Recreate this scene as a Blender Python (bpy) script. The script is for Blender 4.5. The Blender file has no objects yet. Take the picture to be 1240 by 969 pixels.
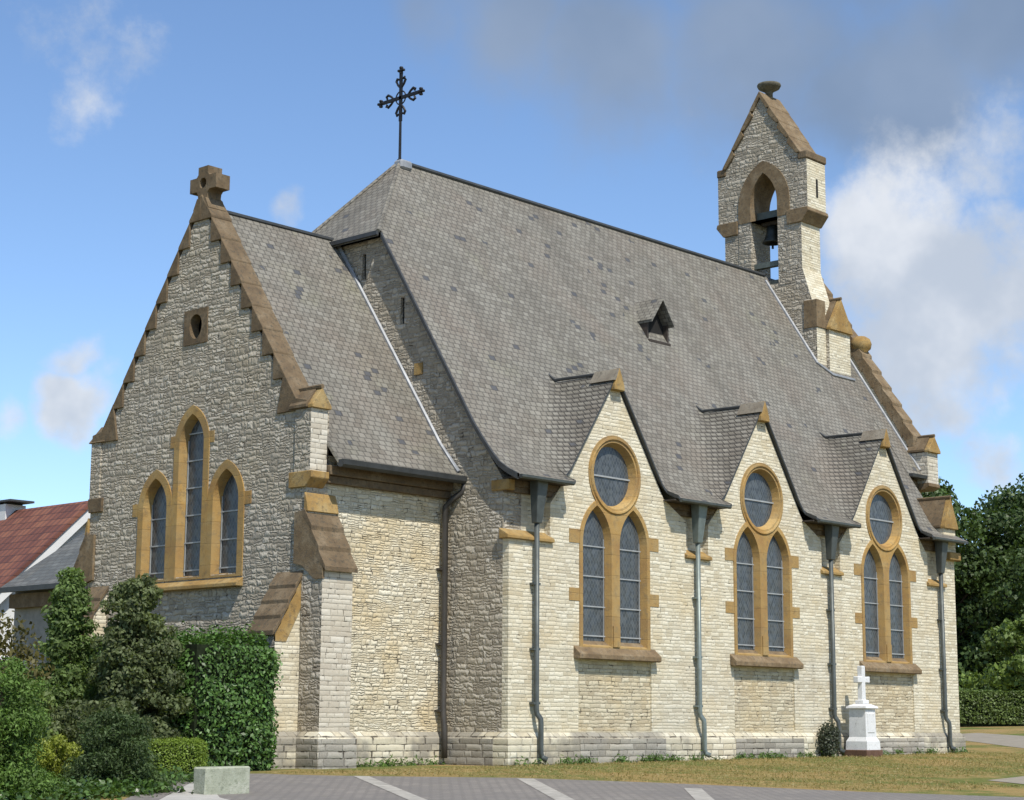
import bpy, bmesh, math, random
import numpy as np
from mathutils import Vector, Matrix
from mathutils.geometry import tessellate_polygon
random.seed(7); RNG = np.random.default_rng(7)
SC = bpy.context.scene
COL = SC.collection
# ------------------------------------------------------------------ camera
CAMP = (-24.8518, -22.8853, 0.7304)
cd = bpy.data.cameras.new('camera'); cam = bpy.data.objects.new('camera', cd); COL.objects.link(cam)
R_ = Vector((0.675726, -0.737133, 0.005386)); U_ = Vector((-0.131262, -0.113131, 0.984871)); B_ = Vector((-0.725372, -0.666210, -0.173203))
cam.matrix_world = Matrix(((R_.x, U_.x, B_.x, CAMP[0]), (R_.y, U_.y, B_.y, CAMP[1]), (R_.z, U_.z, B_.z, CAMP[2]), (0, 0, 0, 1)))
cd.sensor_width = 36; cd.lens = 36 * 2236.38 / 1240; cd.clip_start = 0.5; cd.clip_end = 3000
SC.camera = cam
# ------------------------------------------------------------------ sun, sky, exposure
SUN = Vector((-0.205, -0.55, 0.80)).normalized()
sl = bpy.data.lights.new('sun', 'SUN'); so = bpy.data.objects.new('sun', sl); COL.objects.link(so)
sl.energy = 4.6; sl.angle = math.radians(0.55); sl.color = (1.0, 0.95, 0.87)
so.rotation_euler = SUN.to_track_quat('Z', 'Y').to_euler(); so.location = (0, -40, 60)
W = bpy.data.worlds.new('World'); SC.world = W; W.use_nodes = True
SKYS = 0.15
SC.view_settings.view_transform = 'Standard'; SC.view_settings.look = 'None'
SC.view_settings.exposure = 0.16; SC.view_settings.gamma = 1.0; SC.view_settings.use_curve_mapping = False


class NT:
    """tiny node-tree helper"""
    def __init__(s, tree): s.t = tree; s.t.nodes.clear()
    def n(s, typ, ins=None, **kw):
        nd = s.t.nodes.new(typ)
        for k, v in kw.items(): setattr(nd, k, v)
        for k, v in (ins or {}).items():
            if hasattr(v, 'is_linked') or isinstance(v, bpy.types.NodeSocket): s.t.links.new(v, nd.inputs[k])
            else: nd.inputs[k].default_value = v
        return nd
    def math(s, op, a, b=0.0, c=0.0, clamp=False):
        return s.n('ShaderNodeMath', {0: a, 1: b, 2: c}, operation=op, use_clamp=clamp).outputs[0]
    def vm(s, op, a, b=(0, 0, 0), out=0):
        return s.n('ShaderNodeVectorMath', {0: a, 1: b}, operation=op).outputs[out]
    def mix(s, f, a, b, mode='MIX'):
        nd = s.n('ShaderNodeMix', None, data_type='RGBA', blend_type=mode)
        nd.clamp_factor = True
        for i, v in ((0, f), (6, a), (7, b)):
            if isinstance(v, bpy.types.NodeSocket): s.t.links.new(v, nd.inputs[i])
            else: nd.inputs[i].default_value = v if i == 0 else (*v[:3], 1)
        return nd.outputs[2]
    def ramp(s, f, stops, interp='LINEAR'):
        nd = s.n('ShaderNodeValToRGB', {0: f}); cr = nd.color_ramp; cr.interpolation = interp
        while len(cr.elements) < len(stops): cr.elements.new(0.5)
        for e, (p, c) in zip(cr.elements, stops):
            e.position = p; e.color = (*c[:3], 1) if isinstance(c, (tuple, list)) else (c, c, c, 1)
        return nd.outputs[0]
    def noise(s, v, scale, detail=4, rough=0.55, out=0, **kw):
        return s.n('ShaderNodeTexNoise', {'Vector': v, 'Scale': scale, 'Detail': detail, 'Roughness': rough}, **kw).outputs[out]
    def smooth(s, v, a, b, o0=0.0, o1=1.0):
        return s.n('ShaderNodeMapRange', {0: v, 1: a, 2: b, 3: o0, 4: o1}, interpolation_type='SMOOTHSTEP').outputs[0]


def build_sky():
    t = NT(W.node_tree)
    out = t.n('ShaderNodeOutputWorld')
    sky = t.n('ShaderNodeTexSky', sky_type='NISHITA')
    sky.sun_disc = False
    sky.sun_elevation = math.asin(SUN.z); sky.sun_rotation = math.atan2(SUN.x, SUN.y)
    sky.air_density = 0.8; sky.dust_density = 0.25; sky.ozone_density = 3.0; sky.altitude = 100
    d = t.vm('NORMALIZE', t.n('ShaderNodeTexCoord').outputs['Generated'])
    skyc = t.mix(1.0, sky.outputs[0], (1.08, 1.13, 1.15), 'MULTIPLY')
    warp = t.vm('SCALE', t.vm('SUBTRACT', t.noise(d, 9, 4, .55, 1), (.5, .5, .5)))
    warp.node.inputs['Scale'].default_value = 0.075
    dw = t.vm('ADD', d, warp)
    # cumulus banks and unseen fill: (direction, angular radius, strength)
    def bank(lst):
        acc = None
        for (c, r, a) in lst:
            dist = t.vm('DISTANCE', dw, c, out=1)
            m = t.smooth(dist, r, 0.0, 0.0, a)
            acc = m if acc is None else t.math('MAXIMUM', acc, m)
        return acc
    white = bank([((0.8350, 0.4860, 0.2489), .085, 1.0), ((0.8535, 0.4823, 0.1974), .085, 1.0), ((0.8614, 0.4600, 0.230), .09, 1.0),
                  ((0.8614, 0.4781, 0.1715), .05, .8), ((0.8786, 0.4551, 0.1448), .04, .75),
                  ((0.8501, 0.4434, 0.290), .06, .8),
                  ((0.5359, 0.7741, 0.3369), .055, .50), ((0.5091, 0.7844, 0.3544), .05, .46), ((0.5305, 0.7899, 0.3076), .035, .30),
                  ((0.5526, 0.8178, 0.1605), .036, .95), ((0.5477, 0.8162, 0.1859), .024, .60), ((0.5250, 0.8370, 0.150), .026, .62),
                  ((0.6206, 0.7386, 0.2635), .022, .75), ((0.30, 0.93, 0.2), .2, 1.0), ((0.98, 0.1, 0.2), .3, .9), ((-.6, .7, .3), .3, .8), ((.2, -.9, .35), .35, .8), ((0, .15, 1.0), .80, 1.0), ((-.5, -.5, .7), .4, .9)])  # overhead bank lies out of view, added as white fill light
    grey = bank([((0.7256, 0.5904, 0.3533), .085, 1.0), ((0.690, 0.620, 0.3650), .075, .85), ((0.7731, 0.5282, 0.3511), .10, 1.0),
                 ((0.8198, 0.4727, 0.3331), .085, 1.0), ((0.8358, 0.4283, 0.3536), .08, .95), ((0.7971, 0.5028, 0.330), .07, .9), ((0.660, 0.655, 0.375), .05, .6), ((.75, .5, .42), .14, 1.0), ((.6, .6, .55), .2, .9)])
    n1 = t.noise(d, 13, 10, .64); n2 = t.noise(d, 5.5, 5, .5)
    wd = t.math('ADD', white, t.math('MULTIPLY', t.math('SUBTRACT', n1, .5), 1.7))
    wden = t.smooth(wd, .24, .82, 0, .92)
    gd = t.math('ADD', grey, t.math('MULTIPLY', t.math('SUBTRACT', n1, .5), .9))
    gden = t.smooth(gd, .10, .90, 0, .86)
    gcol = t.mix(t.smooth(n2, .35, .65), (1.28, 1.75, 2.55), (1.8, 2.28, 3.1))
    wcol = t.mix(t.smooth(t.noise(d, 10, 5, .55), .38, .64), (3.3, 3.65, 4.2), (5.0, 5.15, 5.4))
    c = t.mix(gden, skyc, gcol)
    c = t.mix(wden, c, wcol)
    bg = t.n('ShaderNodeBackground', {0: c, 1: SKYS})
    t.t.links.new(bg.outputs[0], out.inputs[0])
build_sky()


# ------------------------------------------------------------------ materials
def new_mat(name):
    m = bpy.data.materials.new(name); m.use_nodes = True
    t = NT(m.node_tree)
    out = t.n('ShaderNodeOutputMaterial'); b = t.n('ShaderNodeBsdfPrincipled')
    t.t.links.new(b.outputs[0], out.inputs[0])
    return m, t, b, out
def setb(t, b, **kw):
    for k, v in kw.items():
        k = {'rough': 'Roughness', 'col': 'Base Color', 'metal': 'Metallic', 'spec': 'Specular IOR Level', 'normal': 'Normal'}[k]
        if isinstance(v, bpy.types.NodeSocket): t.t.links.new(v, b.inputs[k])
        else: b.inputs[k].default_value = (*v, 1) if isinstance(v, tuple) and len(v) == 3 else v
def wall_uv(t):
    o = t.n('ShaderNodeTexCoord').outputs['Object']
    s = t.n('ShaderNodeSeparateXYZ', {0: o})
    u = t.math('ADD', s.outputs[0], s.outputs[1])
    return o, t.n('ShaderNodeCombineXYZ', {0: u, 1: s.outputs[2], 2: 0.0}).outputs[0], s.outputs[2]

def stone_mat(name, bw, bh, cols, mortar, distort=.03, bump=.02, msize=.012, stain=.0, rubble=0.0, joint=.7, vor=False, pits=(.52, .66), brown=.25):
    """coursed stone: courses of different heights, stones of random length, each its own tint"""
    m, t, b, out = new_mat(name)
    o, uv, z = wall_uv(t)
    w1 = t.vm('SCALE', t.vm('SUBTRACT', t.noise(o, 3.2, 3, .6, 1), (.5, .5, .5))); w1.node.inputs['Scale'].default_value = distort * 2.2
    w2 = t.vm('SCALE', t.vm('SUBTRACT', t.noise(o, 14, 2, .6, 1), (.5, .5, .5))); w2.node.inputs['Scale'].default_value = distort
    s = t.n('ShaderNodeSeparateXYZ', {0: t.vm('ADD', uv, t.vm('ADD', w1, w2))})
    u, v = s.outputs[0], s.outputs[1]
    v = t.math('ADD', v, t.math('MULTIPLY', t.math('SUBTRACT', t.noise(t.n('ShaderNodeCombineXYZ', {0: 0.0, 1: 0.0, 2: t.math('MULTIPLY', v, 1.0)}).outputs[0], 2.3, 2, .5), .5), bh * 2.2))
    vr = t.math('DIVIDE', v, bh); row = t.math('FLOOR', vr); fv = t.math('FRACT', vr)
    rn = t.n('ShaderNodeTexWhiteNoise', {'W': row}, noise_dimensions='1D').outputs[0]
    lw = t.math('MULTIPLY', bw, t.math('ADD', .65, t.math('MULTIPLY', rn, .8)))
    ur = t.math('ADD', t.math('DIVIDE', u, lw), t.math('MULTIPLY', rn, 17.3))
    # uneven stone lengths
    ur = t.math('ADD', ur, t.math('MULTIPLY', t.math('SINE', t.math('ADD', t.math('MULTIPLY', ur, 2.1), t.math('MULTIPLY', rn, 9.0))), .26))
    col = t.math('FLOOR', ur); fu = t.math('FRACT', ur)
    cell = t.n('ShaderNodeCombineXYZ', {0: col, 1: row, 2: 0.0}).outputs[0]
    wn = t.n('ShaderNodeTexWhiteNoise', {'Vector': cell}, noise_dimensions='3D')
    rnd, rndc = wn.outputs[0], wn.outputs[1]
    eu = t.math('MULTIPLY', t.math('MINIMUM', fu, t.math('SUBTRACT', 1.0, fu)), lw)
    ev = t.math('MULTIPLY', t.math('MINIMUM', fv, t.math('SUBTRACT', 1.0, fv)), bh)
    edge = t.math('MINIMUM', eu, ev)
    if vor:      # rubble: some stones of a course are two thin ones, and the joints wander
        sel = t.n('ShaderNodeSeparateXYZ', {0: rndc}).outputs[1]
        spl = t.math('GREATER_THAN', sel, .58)
        k2 = t.math('ADD', 1.0, spl)
        f2 = t.math('MULTIPLY', fv, k2); part = t.math('FLOOR', f2); fv2 = t.math('FRACT', f2)
        off = t.math('MULTIPLY', part, .37)
        fu2 = fu
        wn2 = t.n('ShaderNodeTexWhiteNoise', {'Vector': t.n('ShaderNodeCombineXYZ', {0: col, 1: row, 2: t.math('ADD', part, 5.0)}).outputs[0]}, noise_dimensions='3D')
        rnd = wn2.outputs[0]
        ev = t.math('MULTIPLY', t.math('MINIMUM', fv2, t.math('SUBTRACT', 1.0, fv2)), t.math('DIVIDE', bh, k2))
        edge = t.math('MINIMUM', eu, ev)
    face = t.smooth(edge, msize * .35, msize * 1.25)              # 0 in the joint, 1 on the stone
    fine = t.noise(o, 26, 5, .65); mid = t.noise(o, 1.1, 4, .6); big = t.noise(o, .33, 4, .6)
    base = t.ramp(t.math('ADD', t.math('MULTIPLY', rnd, .75), t.math('MULTIPLY', t.math('SUBTRACT', fine, .5), .9), clamp=True), cols)
    base = t.mix(t.smooth(mid, .42, .72, 0, brown), base, (.55, .43, .24))
    base = t.mix(t.smooth(big, .47, .72, 0, .25), base, (.36, .34, .31))
    if stain: base = t.mix(t.smooth(t.noise(o, .8, 5, .6), .46, .60, 0, stain), base, (.20, .185, .16))
    mc = t.mix(t.smooth(t.noise(o, 2.0, 4, .6), .3, .7), mortar, tuple(c * .55 for c in mortar))
    so_ = t.n('ShaderNodeSeparateXYZ', {0: uv})
    strk = t.noise(t.n('ShaderNodeCombineXYZ', {0: t.math('MULTIPLY', so_.outputs[0], 3.2), 1: t.math('MULTIPLY', so_.outputs[1], .33), 2: 0.0}).outputs[0], 1.0, 5, .6)
    base = t.mix(t.smooth(strk, .54, .72, 0, .33), base, (.33, .29, .22))
    jf = t.math('MULTIPLY', t.math('SUBTRACT', 1.0, face), joint)
    cc = t.mix(jf, base, mc)
    # dark pits where the pointing has fallen out
    pit = t.math('MULTIPLY', t.math('SUBTRACT', 1.0, face), t.smooth(t.noise(o, 5.5, 4, .6), *pits))
    cc = t.mix(t.math('MULTIPLY', pit, .85), cc, (.055, .045, .035))
    pillow = t.smooth(edge, 0, bh * .42)
    h = t.math('ADD', t.math('MULTIPLY', face, .45), t.math('MULTIPLY', t.math('MULTIPLY', pillow, .5 + rubble), t.math('ADD', .4, rnd)))
    h = t.math('ADD', h, t.math('MULTIPLY', fine, .55 + rubble * .5)); h = t.math('ADD', h, t.math('MULTIPLY', rnd, .4 + rubble))
    h = t.math('SUBTRACT', h, t.math('MULTIPLY', pit, .8))
    bp = t.n('ShaderNodeBump', {'Strength': 1.0, 'Distance': bump, 'Height': h})
    setb(t, b, col=cc, rough=.92, normal=bp.outputs[0]); b.inputs['Specular IOR Level'].default_value = .15
    return m

CREAM = [(0.0, (.48, .425, .305)), (.25, (.575, .52, .385)), (.6, (.64, .59, .455)), (1.0, (.71, .67, .545))]
GREYST = [(0.0, (.27, .235, .18)), (.3, (.365, .322, .25)), (.6, (.44, .395, .315)), (1.0, (.56, .515, .43))]
M = {}
M['coursed'] = stone_mat('coursed limestone', .20, .071, CREAM, (.52, .465, .35), .022, .007, .008, joint=.33, pits=(.57, .69), brown=.45)
M['rubble'] = stone_mat('rubble limestone', .17, .108, GREYST, (.40, .36, .29), .065, .017, .010, rubble=.5, joint=.45, pits=(.56, .70), vor=True, brown=.15)
M['rough'] = stone_mat('rough coursed limestone', .15, .082, CREAM, (.47, .41, .29), .04, .010, .009, rubble=.4, joint=.55, vor=True, brown=.7)
M['plinth'] = stone_mat('plinth limestone', .34, .125, CREAM, (.30, .27, .21), .012, .010, .011, stain=.75, pits=(.5, .62))
M['infill'] = stone_mat('infill limestone', .2, .075, [(0, (.38, .32, .215)), (.4, (.50, .44, .31)), (.7, (.57, .51, .37)), (1, (.64, .59, .45))], (.42, .36, .26), .03, .009, .009, joint=.4, brown=.55)
M['dressed'] = stone_mat('dressed limestone', .25, .092, [(0, (.45, .40, .315)), (.5, (.54, .495, .40)), (1, (.62, .58, .49))], (.42, .375, .29), .010, .007, .008, joint=.5, brown=.1)
M['dresseddark'] = stone_mat('lichened limestone', .36, .13, [(0, (.24, .22, .185)), (.5, (.37, .345, .29)), (1, (.48, .45, .39))], (.22, .2, .165), .014, .012, .011, joint=.6, brown=.1)  # darker stone of the unwashed plinth panels

def sand_mat(name, c1, c2, c3, dark, scale=1.0, lich=.5, bump=.008, joints=0.0):
    m, t, b, out = new_mat(name)
    o = t.n('ShaderNodeTexCoord').outputs['Object']
    n1 = t.noise(o, 1.7 * scale, 5, .6); n2 = t.noise(o, 9 * scale, 5, .65); n3 = t.noise(o, 45, 3, .6)
    c = t.ramp(n1, [(.28, c1), (.5, c2), (.72, c3)])
    c = t.mix(t.smooth(n2, .5, .68, 0, lich), c, dark)
    c = t.mix(t.smooth(t.noise(o, 4.2 * scale, 6, .7), .56, .70, 0, .5), c, tuple(x * .5 for x in dark))
    c = t.mix(t.smooth(n3, .55, .75, 0, .35), c, tuple(min(1, x * 1.5) for x in c2))
    h = t.math('ADD', n3, t.math('MULTIPLY', n2, .8))
    if joints:
        z = t.n('ShaderNodeSeparateXYZ', {0: o}).outputs[2]
        f = t.math('FRACT', t.math('DIVIDE', z, joints))
        e = t.math('MULTIPLY', t.math('MINIMUM', f, t.math('SUBTRACT', 1.0, f)), joints)
        j = t.smooth(e, .002, .008)
        cell = t.n('ShaderNodeTexWhiteNoise', {'W': t.math('FLOOR', t.math('DIVIDE', z, joints))}, noise_dimensions='1D').outputs[0]
        c = t.mix(t.math('MULTIPLY', cell, .5), c, dark)
        c = t.mix(t.math('MULTIPLY', t.math('SUBTRACT', 1.0, j), .5), c, (.17, .11, .05)); h = t.math('ADD', h, t.math('MULTIPLY', j, .4))
    bp = t.n('ShaderNodeBump', {'Strength': .8, 'Distance': bump, 'Height': h})
    setb(t, b, col=c, rough=.9, normal=bp.outputs[0]); b.inputs['Specular IOR Level'].default_value = .15
    return m
M['ochre'] = sand_mat('ochre sandstone', (.31, .17, .062), (.40, .245, .08), (.43, .31, .14), (.22, .165, .09), 1.0, .6, joints=.40)
M['ochre_plain'] = sand_mat('ochre sandstone blocks', (.24, .145, .052), (.32, .205, .075), (.37, .275, .13), (.16, .125, .075), 1.5, .75)
M['brownstone'] = sand_mat('weathered brown sandstone', (.100, .072, .045), (.150, .108, .064), (.205, .158, .102), (.070, .062, .046), 1.8, .8)
M['sillstone'] = sand_mat('weathered sill sandstone', (.135, .092, .052), (.195, .140, .080), (.265, .208, .135), (.095, .08, .06), 1.8, .8)
M['ridgestone'] = sand_mat('grey ridge stone', (.15, .125, .095), (.20, .175, .135), (.25, .225, .18), (.12, .11, .09), 1.6, .7)
M['topstone'] = sand_mat('blackened stone', (.075, .068, .05), (.12, .11, .08), (.20, .19, .15), (.05, .05, .038), 2.5, .7)
M['block'] = sand_mat('grey green stone block', (.26, .27, .20), (.33, .345, .26), (.42, .42, .34), (.20, .22, .15), 3, .6)
M['marble'] = sand_mat('white gravestone', (.60, .61, .60), (.66, .66, .65), (.70, .70, .69), (.44, .45, .42), 3, .45, .002)
M['redstone'] = sand_mat('dark red base stone', (.10, .058, .038), (.13, .075, .05), (.16, .10, .07), (.07, .05, .04), 3, .5)

def slate_mat(name, tones, bw=.168, bh=.122, dark=.6, warm=.4):
    m, t, b, out = new_mat(name)
    uv = t.n('ShaderNodeUVMap', None, uv_map='UVMap').outputs[0]
    o = t.n('ShaderNodeTexCoord').outputs['Object']
    wb = t.vm('SCALE', t.vm('SUBTRACT', t.noise(o, 1.6, 3, .6, 1), (.5, .5, .5))); wb.node.inputs['Scale'].default_value = .025
    s = t.n('ShaderNodeSeparateXYZ', {0: t.vm('ADD', uv, wb)})
    vr = t.math('DIVIDE', s.outputs[1], bh); row = t.math('FLOOR', vr); fv = t.math('FRACT', vr)
    ur = t.math('ADD', t.math('DIVIDE', s.outputs[0], bw), t.math('MULTIPLY', t.math('MODULO', t.math('ADD', row, 1000.0), 2.0), .5))
    rr = t.n('ShaderNodeTexWhiteNoise', {'W': row}, noise_dimensions='1D').outputs[0]
    ur = t.math('ADD', ur, t.math('MULTIPLY', rr, .16))
    col = t.math('FLOOR', ur); fu = t.math('FRACT', ur)
    cell = t.n('ShaderNodeCombineXYZ', {0: col, 1: row, 2: 3.0}).outputs[0]
    wn = t.n('ShaderNodeTexWhiteNoise', {'Vector': cell}, noise_dimensions='3D').outputs[0]
    wn2 = t.n('ShaderNodeTexWhiteNoise', {'Vector': t.vm('ADD', cell, (.0, .0, 7.7))}, noise_dimensions='3D').outputs[0]
    eu = t.math('MULTIPLY', t.math('MINIMUM', fu, t.math('SUBTRACT', 1.0, fu)), bw)
    gap = t.math('SUBTRACT', 1.0, t.smooth(eu, .006, .020))
    lapshade = t.n('ShaderNodeAttribute', None, attribute_name='swept').outputs['Fac']
    lap = t.math('SUBTRACT', 1.0, t.smooth(fv, t.math('ADD', .08, t.math('MULTIPLY', lapshade, .12)), t.math('ADD', .28, t.math('MULTIPLY', lapshade, .34))))  # laps coloured dark and wider in valleys, standing in for lap shadow
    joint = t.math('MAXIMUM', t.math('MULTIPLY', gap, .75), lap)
    n1 = t.noise(o, .55, 4, .6); n2 = t.noise(o, 18, 4, .65)
    c = t.ramp(t.math('ADD', t.math('MULTIPLY', wn, .8), t.math('MULTIPLY', t.math('SUBTRACT', n2, .4), .5), clamp=True), tones)
    c = t.mix(t.smooth(n1, .42, .72, 0, warm), c, (.19, .150, .115))
    c = t.mix(t.smooth(t.noise(o, .9, 5, .65), .55, .75, 0, .35), c, (.23, .225, .155))
    ru = t.noise(t.n('ShaderNodeCombineXYZ', {0: t.math('MULTIPLY', s.outputs[0], 1.1), 1: t.math('MULTIPLY', s.outputs[1], .16), 2: 2.0}).outputs[0], 1.0, 5, .62)
    c = t.mix(t.smooth(ru, .50, .68, 0, .5), c, (.115, .105, .085))
    c = t.mix(t.smooth(ru, .48, .30, 0, .30), c, (.27, .26, .22))
    c = t.mix(t.smooth(t.noise(o, 2.6, 5, .7), .60, .74, 0, .4), c, (.25, .245, .17))
    # replaced slates, in loose groups
    grp = t.smooth(t.noise(o, .9, 3, .6), .54, .68)
    thr = t.math('SUBTRACT', .992, t.math('MULTIPLY', grp, .10 * dark))
    c = t.mix(t.math('MULTIPLY', t.math('GREATER_THAN', wn2, thr), .85), c, (.062, .066, .074))
    c = t.mix(t.math('MULTIPLY', joint, t.math('ADD', .58, t.math('MULTIPLY', lapshade, .3))), c, (.055, .050, .043))
    h = t.math('ADD', t.math('MULTIPLY', t.math('SUBTRACT', 1.0, fv), 1.0), t.math('MULTIPLY', wn, .35))
    h = t.math('SUBTRACT', h, t.math('MULTIPLY', gap, .5)); h = t.math('ADD', h, t.math('MULTIPLY', n2, .3))
    bp = t.n('ShaderNodeBump', {'Strength': 1.0, 'Distance': .028, 'Height': h})
    setb(t, b, col=c, rough=.66, normal=bp.outputs[0]); b.inputs['Specular IOR Level'].default_value = .3
    return m
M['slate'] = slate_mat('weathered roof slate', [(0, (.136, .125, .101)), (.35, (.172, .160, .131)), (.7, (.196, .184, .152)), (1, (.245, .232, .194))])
M['annexslate'] = slate_mat('grey green slate', [(0, (.085, .09, .085)), (.5, (.115, .12, .112)), (1, (.15, .155, .145))], .3, .16, 0, .1)
def tile_mat():
    m, t, b, out = new_mat('red clay roof tiles')
    uv = t.n('ShaderNodeUVMap', None, uv_map='UVMap').outputs[0]; o = t.n('ShaderNodeTexCoord').outputs['Object']
    s = t.n('ShaderNodeSeparateXYZ', {0: uv})
    fv = t.math('FRACT', t.math('DIVIDE', s.outputs[1], .33)); fu = t.math('FRACT', t.math('DIVIDE', s.outputs[0], .28))
    cell = t.n('ShaderNodeCombineXYZ', {0: t.math('FLOOR', t.math('DIVIDE', s.outputs[0], .28)), 1: t.math('FLOOR', t.math('DIVIDE', s.outputs[1], .33)), 2: 0.0}).outputs[0]
    wn = t.n('ShaderNodeTexWhiteNoise', {'Vector': cell}, noise_dimensions='3D').outputs[0]
    c = t.ramp(t.math('ADD', t.math('MULTIPLY', wn, .6), t.math('MULTIPLY', t.noise(o, 1.2, 4, .6), .5)), [(0.1, (.08, .026, .018)), (.5, (.135, .046, .028)), (.95, (.20, .078, .042))])
    lap = t.math('SUBTRACT', 1.0, t.smooth(fv, .0, .2)); c = t.mix(t.math('MULTIPLY', lap, .7), c, (.03, .012, .01))
    hh = t.math('ADD', t.math('SUBTRACT', 1.0, fv), t.math('SINE', t.math('MULTIPLY', fu, 6.283)))
    bp = t.n('ShaderNodeBump', {'Strength': .8, 'Distance': .02, 'Height': hh})
    setb(t, b, col=c, rough=.75, normal=bp.outputs[0]); return m
M['tile'] = tile_mat()

def plain(name, col, rough=.6, metal=0.0, var=.25, scale=6, spec=.4, bump=0.0):
    m, t, b, out = new_mat(name)
    o = t.n('ShaderNodeTexCoord').outputs['Object']
    n = t.noise(o, scale, 5, .65)
    c = t.ramp(n, [(.25, tuple(x * (1 - var) for x in col)), (.75, tuple(min(1, x * (1 + var)) for x in col))])
    setb(t, b, col=c, rough=rough, metal=metal); b.inputs['Specular IOR Level'].default_value = spec
    if bump:
        bp = t.n('ShaderNodeBump', {'Strength': .6, 'Distance': bump, 'Height': t.noise(o, scale * 5, 4, .6)}); setb(t, b, normal=bp.outputs[0])
    return m
M['zinc'] = plain('weathered zinc', (.085, .095, .09), .5, .35, .3, 5)
M['zinc_green'] = plain('pale grey green zinc', (.17, .20, .185), .45, .35, .25, 5)
M['leaddark'] = plain('dark lead', (.055, .058, .058), .55, .2, .3, 5)
M['leadlight'] = plain('pale lead flashing', (.27, .28, .29), .55, .2, .3, 4)
M['pipebrown'] = plain('brown painted pipe', (.050, .044, .037), .5, 0, .35, 3)
M['iron'] = plain('black iron', (.022, .022, .024), .5, .5, .3, 10)
M['oldwood'] = plain('dark old wood', (.045, .035, .028), .85, 0, .4, 12)
M['beam'] = plain('grey green beam paint', (.10, .115, .10), .6, 0, .3, 10)
M['bronze'] = plain('dark bronze', (.045, .047, .04), .45, .7, .35, 8)
M['bar'] = plain('galvanised window bar', (.33, .34, .335), .5, .1, .2, 8)
M['white'] = plain('white render', (.66, .66, .64), .8, 0, .08, 2)
M['darkvoid'] = plain('dark unlit interior', (.012, .011, .010), .9, 0, .3, 8)  # near-black colour stands for the unlit inside of slits and openings
M['greyrender'] = plain('grey stone render', (.24, .235, .215), .9, 0, .3, 3, .15, .01)
M['bark'] = plain('bark', (.075, .055, .04), .95, 0, .4, 9, .1, .02)
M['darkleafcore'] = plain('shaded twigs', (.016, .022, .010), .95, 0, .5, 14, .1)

def glass_mat():
    m, t, b, out = new_mat('leaded glass')
    o, uv, z = wall_uv(t)
    s = t.n('ShaderNodeSeparateXYZ', {0: uv})
    a = t.math('ADD', t.math('DIVIDE', s.outputs[0], .085), t.math('DIVIDE', s.outputs[1], .13))
    c_ = t.math('SUBTRACT', t.math('DIVIDE', s.outputs[0], .085), t.math('DIVIDE', s.outputs[1], .13))
    def ln(x):
        f = t.math('FRACT', x); return t.math('MINIMUM', f, t.math('SUBTRACT', 1.0, f))
    lead = t.math('SUBTRACT', 1.0, t.smooth(t.math('MINIMUM', ln(a), ln(c_)), .05, .13))
    cell = t.n('ShaderNodeCombineXYZ', {0: t.math('FLOOR', a), 1: t.math('FLOOR', c_), 2: 0.0}).outputs[0]
    wn = t.n('ShaderNodeTexWhiteNoise', {'Vector': cell}, noise_dimensions='3D')
    c = t.ramp(wn.outputs[0], [(0, (.040, .045, .047)), (.6, (.058, .065, .068)), (1, (.085, .093, .097))])
    c = t.mix(t.math('MULTIPLY', lead, .5), c, (.125, .13, .13))
    tilt = t.vm('SCALE', t.vm('SUBTRACT', wn.outputs[1], (.5, .5, .5))); tilt.node.inputs['Scale'].default_value = .10
    nrm = t.vm('NORMALIZE', t.vm('ADD', t.n('ShaderNodeNewGeometry').outputs['Normal'], tilt))
    setb(t, b, col=c, rough=.26, normal=nrm); b.inputs['Specular IOR Level'].default_value = .4
    return m
M['glass'] = glass_mat()

def ground_mat():
    m, t, b, out = new_mat('dry lawn')
    o = t.n('ShaderNodeTexCoord').outputs['Object']
    n1 = t.noise(o, .35, 5, .6); n2 = t.noise(o, 2.6, 5, .65); n3 = t.noise(o, 30, 4, .7)
    dry = t.ramp(n3, [(.3, (.20, .135, .052)), (.5, (.285, .20, .08)), (.72, (.36, .265, .12))])
    grn = t.ramp(n3, [(.3, (.065, .085, .020)), (.55, (.12, .145, .038)), (.75, (.19, .20, .07))])
    f = t.math('ADD', t.math('MULTIPLY', n1, .8), t.math('MULTIPLY', n2, .5))
    c = t.mix(t.smooth(f, .54, .76), dry, grn)
    c = t.mix(t.smooth(t.noise(o, 1.1, 4, .6), .60, .72, 0, .5), c, (.24, .155, .085))
    bp = t.n('ShaderNodeBump', {'Strength': .7, 'Distance': .03, 'Height': n3})
    setb(t, b, col=c, rough=.95, normal=bp.outputs[0]); b.inputs['Specular IOR Level'].default_value = .1
    return m
M['lawn'] = ground_mat()
def paving_mat():
    m, t, b, out = new_mat('concrete block paving')
    o = t.n('ShaderNodeTexCoord').outputs['Object']
    br = t.n('ShaderNodeTexBrick', {'Vector': o, 'Color1': (.185, .165, .145, 1), 'Color2': (.24, .215, .185, 1), 'Mortar': (.10, .092, .082, 1), 'Scale': 1.0, 'Mortar Size': .012, 'Bias': 0.0, 'Brick Width': .2, 'Row Height': .1})
    c = t.mix(t.smooth(t.noise(o, .8, 6, .65), .38, .62, 0, .6), br.outputs[0], (.14, .128, .115))
    c = t.mix(t.smooth(t.noise(o, 5, 5, .7), .58, .72, 0, .55), c, (.15, .14, .085))
    bp = t.n('ShaderNodeBump', {'Strength': .5, 'Distance': .006, 'Height': t.math('SUBTRACT', 1.0, br.outputs[1])})
    setb(t, b, col=c, rough=.88, normal=bp.outputs[0]); return m
M['paving'] = paving_mat()
M['linepaint'] = plain('worn white paving blocks', (.32, .30, .26), .85, 0, .4, 5)
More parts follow.
